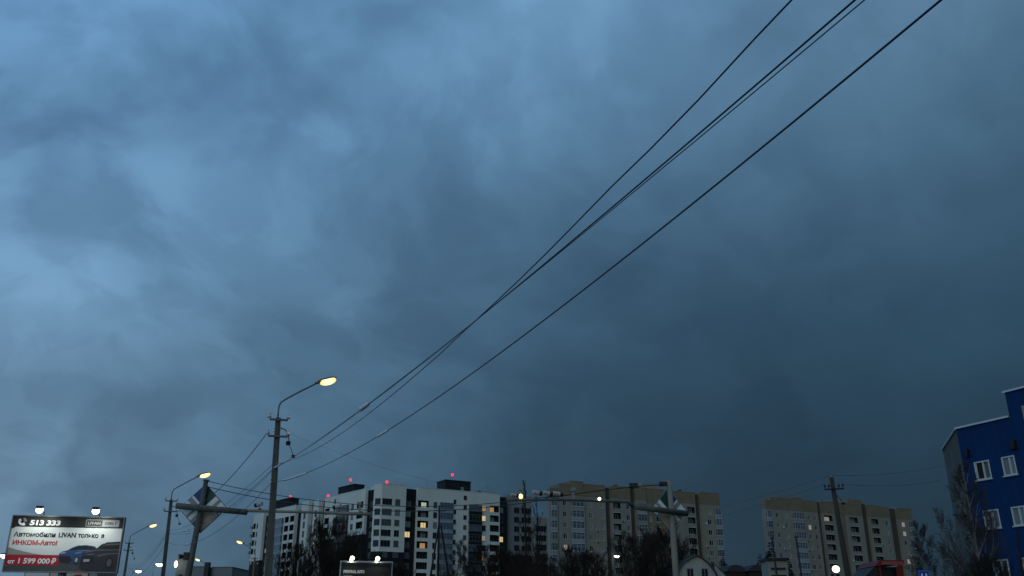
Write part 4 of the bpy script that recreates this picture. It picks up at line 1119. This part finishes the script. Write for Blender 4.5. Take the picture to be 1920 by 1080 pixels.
sheet('printed_car_highlight', [(0.845, 0.52), (0.885, 0.485), (1.0, 0.472), (1.0, 0.50), (0.90, 0.51)], M_card2, 8)
sheet('printed_car_grille', [(0.668, 0.72), (0.76, 0.715), (0.79, 0.77), (0.77, 0.84), (0.67, 0.85)], M_bbk, 7)
sheet('printed_car_highlight', [(0.80, 0.70), (0.89, 0.66), (1.0, 0.65), (1.0, 0.665), (0.90, 0.68), (0.82, 0.73)], M_card2, 7)
sheet('printed_car_highlight', [(0.60, 0.615), (0.66, 0.605), (0.78, 0.60), (0.78, 0.612), (0.66, 0.62)], M_carb2, 5)
sheet('printed_car_highlight', [(0.69, 0.635), (0.80, 0.592), (1.0, 0.585), (1.0, 0.60), (0.80, 0.612), (0.70, 0.66)], M_card2, 7)
sheet('printed_car_lamp', [(0.69, 0.685), (0.76, 0.665), (0.80, 0.675), (0.74, 0.70)], M_card2, 7)
sheet('printed_plate', [(0.69, 0.775), (0.745, 0.77), (0.745, 0.815), (0.69, 0.825)], M_pmid, 8)
sheet('printed_car_wheel', arc(0.925, 0.835, 0.035, 0.115, 0, 360, 16)[:-1], M_bbk, 7)
sheet('printed_car_wheel_rim', arc(0.925, 0.835, 0.022, 0.075, 0, 360, 12)[:-1], M_card2, 8)
for u in (0.262, 0.765):
    x = U(u)
    m = MB(); m.tube([(x, 0.15, BBH), (x, 0.0, BBH + 0.25), (x, -0.75, BBH + 0.36)], 0.025, 6); arm = m.build('lamp_arm', M_black, bb)
    m = MB(); m.box(x - 0.16, x + 0.16, -1.0, -0.70, BBH + 0.32, BBH + 0.46); m.build('lamp_housing', M_black, arm)
    m = MB(); ellipsoid(m, (x, -0.85, BBH + 0.26), (0.20, 0.17, 0.19), 10, 6); m.build('lamp_glass', M_flood, arm, smooth=True)
    ld = bpy.data.lights.new('billboard_lamp_light', 'SPOT'); ld.energy = 140; ld.spot_size = R(125); ld.spot_blend = 0.9; ld.color = (0.97, 1.0, 0.90); ld.shadow_soft_size = 0.12
    lo = bpy.data.objects.new('billboard_lamp_light', ld); C.objects.link(lo); lo.parent = arm; lo.location = (x, -1.25, BBH + 0.15)
    lo.rotation_euler = (Vector((0, 1.25, -1.6))).to_track_quat('-Z', 'Y').to_euler()

# poster panel lower down behind it
lp = thing('billboard', 'lower poster panel half hidden beneath the car billboard, pale with red figures', 'billboard', (-32.4, 62.0, 2.3), (0, 0, R(8)))
m = MB(); m.box(0, 5.8, 0, 0.2, 0, 3.0); m.build('board', M_bbdg, lp)
m = MB(); m.box(0.06, 1.55, -0.012, -0.002, 0.1, 2.93); m.build('poster', M_bbw, lp)
m = MB(); m.box(1.62, 4.0, -0.012, -0.002, 0.1, 2.93); m.build('poster', mat('cream poster', (0.50, 0.42, 0.34), 0.6), lp)
m = MB(); m.poly([(2.1, -0.016, 0.1), (3.85, -0.016, 0.1), (3.8, -0.016, 2.5), (3.55, -0.016, 2.74), (3.2, -0.016, 2.72), (2.95, -0.016, 2.5), (2.6, -0.016, 2.6), (2.3, -0.016, 2.45)]); m.build('poster_print', M_inkr, lp)
m = MB(); m.poly([(1.9, -0.02, 0.1), (2.9, -0.02, 0.1), (2.85, -0.02, 2.35), (2.6, -0.02, 2.56), (2.3, -0.02, 2.52), (2.05, -0.02, 2.2)]); m.build('poster_print', M_ink, lp)
m = MB(); m.box(4.1, 4.6, -0.012, -0.002, 0.1, 2.93); m.build('poster', M_bbg, lp)
for x in (1.2, 4.6):
    m = MB(); m.tube([(x, 0.3, -2.3), (x, 0.3, 2.0)], 0.12, 8); m.build('leg', M_gsteel, lp)
for x, lab in ((-35.85, 'left lamp of the pair low under the right end of the big billboard'), (-35.0, 'right lamp of the pair low under the right end of the big billboard')):
    white_lamp(lab, x, 80.0, 6.0, 0.2, 0.3, 0.26, 'pair of lamps under the billboard', M_lamp)

# ------------------------------------------------------------------ the far small billboard
sb = thing('billboard', 'small dark billboard with white lettering and two lamps before the white block', 'billboard', (-19.3, 105.0, 5.9), (0, 0, R(13)))
SW, SH = 5.7, 2.85
m = MB(); m.box(0, SW, 0, 0.25, 0, SH); m.build('board', M_bbk, sb)
m = MB(); m.box(-0.12, 0, -0.05, 0.3, -0.1, SH + 0.1); m.box(SW, SW + 0.1, -0.05, 0.3, -0.1, SH + 0.1); m.box(0, SW, -0.05, 0.3, SH, SH + 0.1); m.build('frame', M_pmid, sb)
m = MB(); m.box(0.35, SW - 0.1, -0.75, -0.55, SH - 0.12, SH - 0.04); m.build('service_rail', M_pmid, sb)
me = text_mesh('PERSONAL AUTO', 0.46, 0.002, 0.012, M_inkw); o = link('lettering', me, sb, (0.30, -0.006, SH - 1.22), (R(90), 0, 0))
xs = [p.co.x for p in me.vertices]; o.scale = (2.35 / (max(xs) - min(xs)), 1, 1)
for i, (w, z) in enumerate(((1.0, SH - 1.55), (2.3, SH - 1.78), (1.6, SH - 2.0))):
    m = MB(); m.box(0.3, 0.3 + w, -0.006, -0.001, z, z + 0.09); m.build('text_line', M_bbg, sb)
m = MB(); m.poly([(3.6, -0.006, 0.05), (5.6, -0.006, 0.05), (5.65, -0.006, 1.35), (5.2, -0.006, 1.28), (4.7, -0.006, 1.36), (4.2, -0.006, 1.22), (3.8, -0.006, 0.9)]); m.build('printed_car', M_pmid, sb)
m = MB(); m.poly([(3.95, -0.012, 0.05), (5.3, -0.012, 0.05), (5.35, -0.012, 0.95), (4.9, -0.012, 1.1), (4.3, -0.012, 1.0)]); m.build('printed_car_glass', M_bbdg, sb)
m = MB(); m.tube([(SW / 2, 0.5, -5.9), (SW / 2, 0.5, 2)], 0.22, 10); m.build('post', M_gsteel, sb)
for x in (1.1, 3.95):
    m = MB(); m.tube([(x, 0.1, SH + 0.1), (x, -0.7, SH + 0.3)], 0.03, 6); arm = m.build('lamp_arm', M_black, sb)
    m = MB(); ellipsoid(m, (x + 0.05, -0.8, SH + 0.34), (0.25, 0.18, 0.24), 10, 8); ellipsoid(m, (x - 0.08, -0.78, SH + 0.08), (0.16, 0.14, 0.20), 10, 8); m.build('lamp_glass', M_flood, arm, smooth=True)
    ld = bpy.data.lights.new('billboard_lamp_light', 'SPOT'); ld.energy = 45; ld.spot_size = R(140); ld.spot_blend = 0.9; ld.color = (0.95, 1.0, 0.75); ld.shadow_soft_size = 0.1
    lo = link('billboard_lamp_light', ld, arm, (x, -1.15, SH + 0.12)); lo.rotation_euler = Vector((0, 1.0, -1.3)).to_track_quat('-Z', 'Y').to_euler()

# ------------------------------------------------------------------ low buildings at the frame's foot
lb = thing('low_building', 'low flat grey building behind the foot of the left gantry', 'building', (-26.2, 75.0, 0))
m = MB(); m.box(0, 1.45, 0, 5, 0, 6.32); m.box(2.0, 3.6, 0.2, 5, 0, 6.28); m.build('wall', M_grey, lb)
m = MB(); m.box(1.46, 1.98, 0.4, 5, 0, 6.25); m.build('recess_wall', mat('violet grey render', (0.16, 0.15, 0.19), 0.9), lb)
m = MB(); m.box(-0.05, 1.5, -0.05, 5, 6.323, 6.36); m.box(1.97, 3.65, 0.15, 5, 6.283, 6.32); m.build('roof_coping', M_gsteel, lb)
m = MB(); m.box(1.50, 1.86, -0.35, 0.12, 0, 6.64); m.build('chimney', M_black, lb)
for x in (0.3, 2.3):
    f = MB(); f.box(x, x + 0.9, -0.03, -0.003, 4.2, 5.3); fo = f.build('window', M_glass, lb)
wp = thing('sign_pylon', 'pale grey sign pylon left of the left gantry foot', 'pylon', (-25.25, 70.0, 0))
m = MB(); m.box(0, 0.82, 0, 0.5, 0, 6.85); m.build('body', M_grey, wp)
m = MB(); m.box(0.22, 0.55, -0.01, -0.002, 5.15, 5.45); m.build('sign_face', M_black, wp)
m = MB(); m.box(-0.03, 0.85, -0.03, 0.53, 6.853, 6.90); m.build('cap', M_gsteel, wp)
t = thing('lamp', 'bright white lamp hanging at the left edge of the pale pylon', 'lamp', (-25.2, 69.5, 6.15))
m = MB(); m.tube([(0.07, 0, 0.1), (0.10, 0, 0.75)], 0.03, 6); m.tube([(0.1, 0, 0.72), (0.12, 0.55, 0.72)], 0.03, 6); m.build('bracket', M_pale, t)
m = MB(); ellipsoid(m, (0.06, 0, 0.0), (0.12, 0.12, 0.24), 10, 8); m.build('lamp_glass', M_lampw, t, smooth=True)

hs = thing('house', 'small pale house with curved gambrel roof and two dark attic windows', 'house', (17.6, 100.0, 0), (0, 0, R(6)))
prof = [(0, 0), (4.6, 0), (4.6, 6.4), (4.25, 7.3), (3.6, 8.2), (2.9, 8.75), (2.3, 9.0), (1.7, 8.75), (0.9, 8.3), (0.3, 7.5), (0, 6.4)]
M_hw = mat('pale green grey render', (0.30, 0.33, 0.30), 0.9, noise=0.2, scale=0.8)
m = MB(); m.extrude_xz(prof, 0, 8.0); m.build('wall', M_hw, hs)
m = MB(); ro = [p for p in prof[2:]]
for i in range(len(ro) - 1):
    (x0, z0), (x1, z1) = ro[i], ro[i + 1]; n = Vector((-(z1 - z0), x1 - x0)).normalized() * -0.10
    m.quad((x0, -0.4, z0 + 0.03), (x0 , 8.2, z0 + 0.03), (x1, 8.2, z1 + 0.03), (x1, -0.4, z1 + 0.03))
    a = Vector((x0, z0)) + n; b = Vector((x1, z1)) + n
    m.quad((x0, -0.4, z0 + 0.03), (x1, -0.4, z1 + 0.03), (b.x, -0.4, b.y), (a.x, -0.4, a.y)); m.quad((a.x, -0.4, a.y), (b.x, -0.4, b.y), (b.x, 8.2, b.y), (a.x, 8.2, a.y))
m.build('roof', mat('dark metal roof', (0.05, 0.055, 0.055), 0.6), hs)
for x in (1.15, 2.75):
    f = MB(); f.box(x, x + 0.08, -0.06, -0.003, 6.35, 7.75); f.box(x + 0.72, x + 0.80, -0.06, -0.003, 6.35, 7.75); f.box(x + 0.08, x + 0.72, -0.06, -0.003, 7.67, 7.75); f.box(x + 0.08, x + 0.72, -0.06, -0.003, 6.35, 6.43); f.box(x + 0.38, x + 0.43, -0.05, -0.003, 6.43, 7.67)
    fo = f.build('window', M_beige2, hs); g = MB(); g.box(x + 0.08, x + 0.72, -0.03, -0.002, 6.43, 7.67); g.build('pane', M_glass, fo)
m = MB(); m.box(-0.3, 4.9, -0.3, -0.005, 6.0, 6.12); m.build('ledge', M_hw, hs)
an = MB(); an.box(4.62, 7.2, 1.0, 7.0, 0, 5.6); an.quad((4.62, 0.8, 8.3), (7.4, 0.8, 5.5), (7.4, 7.2, 5.5), (4.62, 7.2, 8.3)); an.poly([(4.62, 0.99, 5.6), (7.2, 0.99, 5.6), (4.62, 0.99, 8.2)]); an.build('side_wing', M_hw, hs)

for x, y, w, h, lab in ((32.4, 140, 2.8, 10.7, 'dark low roofed shed right of the gap between the beige blocks'), (36.2, 142, 3.2, 10.9, 'second dark low shed, nearer the fir trees')):
    s = thing('shed', lab, 'shed', (x, y, 0), (0, 0, 0.2), 'dark sheds in the gap')
    m = MB(); m.box(0, w, 0, 5, 0, h - 1.0); m.build('wall', M_darkbrown, s)
    m = MB(); m.extrude_xz([(-0.3, h - 1.0), (w + 0.3, h - 1.0), (w * 0.8, h - 0.15), (w * 0.45, h), (w * 0.15, h - 0.2)], -0.2, 5.2); m.build('roof', mat('dark felt roof', (0.035, 0.035, 0.04), 0.9), s)
kb = thing('substation', 'small grey substation with black roof edge and rails under the fir trees', 'substation', (30.3, 110, 0))
m = MB(); m.box(0, 2.3, 0, 3, 0, 9.2); m.build('wall', M_beige2, kb)
m = MB(); m.box(-0.15, 2.5, -0.3, 3.2, 9.203, 9.5); m.box(0.3, 2.0, -0.2, -0.003, 8.2, 8.4); m.box(0.3, 2.0, -0.2, -0.003, 7.4, 7.6); m.build('roof', M_black, kb)

# red canopy and the blue road sign at the right foot
rc = thing('canopy', 'red metal canopy with dark underside before the lone beige block', 'canopy', (17.5, 45.0, 0))
M_redp = mat('red painted metal', (0.12, 0.010, 0.008), 0.45, noise=0.15, scale=2)
m = MB(); m.extrude_xz([(0, 4.45), (1.42, 4.55), (1.42, 4.72), (0.28, 4.72)], -0.2, 2.2); m.build('roof', M_redp, rc)
m = MB(); m.box(0.30, 1.36, -0.26, -0.203, 4.50, 4.66); m.build('fascia', mat('faded red fascia', (0.26, 0.06, 0.045), 0.5), rc)
m = MB(); m.box(0.16, 1.30, 0.3, 2.1, 3.0, 4.43); m.build('back_wall', M_black, rc)
m = MB(); m.box(-0.6, 0.15, -0.1, 2.0, 3.0, 3.9); m.extrude_xz([(-0.6, 3.905), (0.14, 3.905), (0.14, 4.44), (0.0, 4.42)], -0.1, 2.0); m.build('side_hood', M_black, rc)
for x in (0.2, 1.25):
    m = MB(); m.box(x, x + 0.1, -0.1, 0.0, 0, 4.44); m.build('post', M_redp, rc)
m = MB(); m.box(1.0, 1.34, -0.15, -0.1, 3.4, 4.42); m.build('side_panel', M_redp, rc)
rs = thing('road_sign', 'blue square road sign with white marks at the bottom right', 'road sign', (17.42, 40.0, 0))
m = MB(); m.box(0, 0.5, 0, 0.02, 3.46, 3.98); m.build('plate', mat('sign enamel blue', (0.010, 0.045, 0.30), 0.4), rs)
m = MB(); m.box(0.02, 0.48, -0.006, -0.002, 3.925, 3.95); m.box(0.02, 0.045, -0.006, -0.002, 3.48, 3.925); m.box(0.455, 0.48, -0.006, -0.002, 3.48, 3.925); m.build('border', mat('sign edge', (0.15, 0.2, 0.42), 0.5), rs)
m = MB()
for x in (0.09, 0.27): m.poly([(x, -0.006, 3.55), (x + 0.14, -0.006, 3.55), (x + 0.09, -0.006, 3.84), (x + 0.045, -0.006, 3.84)])
m.build('symbol', M_inkw, rs)
m = MB(); m.tube([(0.25, 0.05, 0), (0.25, 0.05, 3.95)], 0.03, 8); m.build('post', M_gsteel, rs)


# ------------------------------------------------------------------ trees
def bare_tree_meshes(name, height, spread, seed, up=0.35, n_limbs=13, depth=4, twigs=5, trunk_r=0.16, start=0.22, bark=None, twig=None, droop=0.0):
    """trunk with limbs (one mesh) and the fine twigs (another)"""
    rr = random.Random(seed); T = MB(); K = MB()
    pts = []; x = y = 0.0
    for i in range(9):
        t = i / 8; pts.append(Vector((x, y, height * 0.93 * t))); x += rr.uniform(-1, 1) * spread * 0.03; y += rr.uniform(-1, 1) * spread * 0.03
    T.tube(pts, [trunk_r * (1 - 0.92 * i / 8) + 0.012 for i in range(9)], 7)

    def grow(p, d, ln, r, lev):
        n = 4 if lev < 2 else 3
        q = [p]; dd = d.copy()
        for i in range(n):
            dd = (dd + Vector((rr.uniform(-1, 1), rr.uniform(-1, 1), rr.uniform(-0.6, 1.0) * (up if lev < 3 else up - droop))) * 0.22).normalized()
            q.append(q[-1] + dd * ln / n)
        mb_ = T if lev <= 1 else K
        mb_.tube(q, [max(0.006, r * (1 - 0.75 * i / n)) for i in range(n + 1)], 5 if lev == 0 else 3, caps=False)
        if lev >= depth: return
        kids = twigs + (1 if lev == 0 else 0)
        for c in range(kids):
            f = 0.25 + 0.75 * (c + rr.random()) / kids
            i = min(int(f * n), n - 1); base = q[i].lerp(q[i + 1], f * n - i)
            ax = Vector((rr.uniform(-1, 1), rr.uniform(-1, 1), rr.uniform(-0.7, 1)))
            nd = (dd * 0.85 + ax * 0.75 + Vector((0, 0, up - (droop if lev >= 2 else 0)))).normalized()
            grow(base, nd, ln * rr.uniform(0.42, 0.62), r * 0.45, lev + 1)

    for i in range(n_limbs):
        f = start + (0.97 - start) * (i + rr.random() * 0.7) / n_limbs
        k = min(int(f * 8), 7); base = pts[k].lerp(pts[k + 1], f * 8 - k)
        an = i * 2.4 + rr.uniform(-0.5, 0.5); taper = (1 - f) ** 0.65 + 0.12
        d = Vector((math.cos(an), math.sin(an), up * 1.6 + f * 0.6)).normalized()
        grow(base, d, spread * taper * rr.uniform(0.8, 1.15), trunk_r * 0.42 * taper + 0.015, 0)
    bark = bark or M_bark; twig = twig or M_twig
    return T.mesh(name + '_trunk', bark), K.mesh(name + '_crown', twig)


def plant(name, label, cat, meshes, loc, scale=1.0, rot=0.0, group=None, sx=1.0):
    t = thing(name, label, cat, loc, (0, 0, rot), group)
    for n, me in zip(('trunk', 'crown'), meshes):
        o = link(n, me, t); o.scale = (scale * sx, scale * sx, scale)
    return t


TA = bare_tree_meshes('broad_tree', 10.0, 4.2, 11, 0.40, 15, 4, 5, 0.19, 0.16)
TB = bare_tree_meshes('broad_tree_two', 10.0, 3.8, 23, 0.45, 15, 4, 5, 0.17, 0.14)
TD = bare_tree_meshes('dense_shrub', 10.0, 4.8, 31, 0.55, 20, 4, 5, 0.15, 0.06)
TP = bare_tree_meshes('slim_tree', 10.0, 1.7, 41, 0.95, 11, 4, 3, 0.10, 0.30)
TW = bare_tree_meshes('birch', 10.0, 3.0, 53, 0.35, 16, 4, 5, 0.13, 0.18, M_birch, M_twigr, 0.55)
TW2 = bare_tree_meshes('birch_two', 10.0, 2.7, 59, 0.40, 14, 4, 4, 0.11, 0.15, M_birch, M_twigr, 0.5)
gT = 'bare trees in front of the apartment blocks'
TREES = [
    ('bare_tree', TA, (-24.3, 120, 0), 1.43, 'bare tree left of the tall lamp pole foot before the white block wing', 1.0),
    ('bare_tree', TB, (-24.6, 130, 0), 1.62, 'tallest dark bare tree hiding the middle of the white block wing', 0.85),
    ('bare_tree', TA, (-25.0, 140, 0), 1.45, 'dark bare tree just left of the white corner tower', 0.85),
    ('bare_tree', TB, (-27.6, 118, 0), 1.16, 'small bare tree at the far left of the dark clump before the white block', 1.1),
    ('bare_tree', TD, (-13.2, 108, 0), 0.84, 'low bushy bare tree right of the small dark billboard', 1.0),
    ('bare_tree', TB, (-4.4, 130, 0), 1.25, 'bare tree hiding the lower right of the white block front', 1.1),
    ('bare_tree', TD, (-1.0, 120, 0), 1.08, 'thick bare tree below the narrow pale block', 1.0),
    ('bare_tree', TA, (3.1, 110, 0), 0.98, 'small bare tree below the tip of the right gantry beam', 1.1),
    ('bare_tree', TB, (8.0, 130, 0), 1.22, 'bare tree before the left edge of the beige block', 1.1),
    ('bare_tree', TD, (10.4, 120, 0), 1.05, 'dense dark bare tree before the beige block, left of the post lamp', 1.1),
    ('bare_tree', TD, (13.6, 100, 0), 1.07, 'very dark bushy tree left of the right gantry pole', 1.1),
    ('bare_tree', TD, (16.3, 104, 0), 1.15, 'very dark bushy tree directly behind the right gantry pole', 1.05),
    ('bare_tree', TP, (1.9, 130, 0), 2.33, 'tall slim bare tree rising behind the right gantry beam tip', 1.0),
    ('bare_tree', TP, (3.6, 134, 0), 2.05, 'slim bare tree beside the tall one behind the gantry beam tip', 1.0),
    ('birch_tree', TW, (-8.5, 150, 0), 1.54, 'pale grey birch before the middle of the white block front', 0.8),
    ('birch_tree', TW, (25.3, 50, 0), 1.05, 'tall bare birch leaning across the grey side of the blue block', 0.55),
    ('birch_tree', TW2, (24.6, 52, 0), 0.84, 'bare birch left of the tall one beside the blue block', 0.55),
    ('birch_tree', TW, (25.3, 57, 0), 0.80, 'lower bare birch at the left edge of the clump by the blue block', 0.6),
    ('birch_tree', TW2, (26.6, 53, 0), 0.74, 'short bare birch close against the foot of the blue block', 0.7),
    ('bare_tree', TP, (25.0, 45.5, 0), 0.66, 'thin dark sapling before the blue wall between its windows', 0.9),
    ('bare_tree', TD, (24.6, 48.5, 0), 0.50, 'dark shrub at the foot of the birches by the blue block', 0.75),
]
for i, (nm, me, loc, s, lab, sx) in enumerate(TREES):
    plant(nm, lab, 'tree', me, loc, s, i * 1.37, gT if loc[1] > 90 else 'bare trees by the blue block', sx)


def fir_meshes(seed, h=10.0, r=2.6):
    rr = random.Random(seed); T = MB(); K = MB()
    T.tube([(0, 0, 0), (0, 0, h * 0.97)], [0.16, 0.02], 6)
    z = h * 0.06
    while z < h * 0.98:
        f = 1 - z / h; n = 7
        for k in range(n):
            an = rr.uniform(0, 6.28); ln = r * (f ** 0.8) * rr.uniform(0.65, 1.1) + 0.12
            tip = Vector((math.cos(an) * ln, math.sin(an) * ln, z - ln * rr.uniform(0.15, 0.45)))
            side = Vector((-math.sin(an), math.cos(an), 0)) * ln * 0.26
            base = Vector((0, 0, z)); mid = base.lerp(tip, 0.55) + Vector((0, 0, 0.12 * ln))
            K.poly([base, mid - side, tip, mid + side])
            for s in (-1, 1):
                for u in (0.4, 0.6, 0.8):
                    b = base.lerp(tip, u); e = b + side * s * rr.uniform(0.7, 1.3) + (tip - base) * 0.14 - Vector((0, 0, 0.18 * ln))
                    K.poly([b + Vector((0, 0, 0.04)), b.lerp(e, 0.6) + Vector((0, 0, -0.10 * ln)), e])
        z += h * 0.028
    return T.mesh('fir_trunk', M_bark), K.mesh('fir_crown', M_needle)


FA = fir_meshes(5)
for i, (x, y, s, sx, lab) in enumerate(((45.6, 200, 1.70, 0.9, 'dark fir tree against the right end of the wide beige block'), (50.9, 190, 1.66, 0.9, 'dark fir tree at the left edge of the lone beige block'),
                                        (53.6, 192, 1.93, 0.95, 'tallest dark fir tree before the lone beige block'), (56.0, 188, 1.55, 0.9, 'dark fir tree nearest the thin posts'))):
    plant('fir_tree', lab, 'tree', FA, (x, y, 0), s, i * 1.1, 'dark fir trees between the beige blocks', sx)
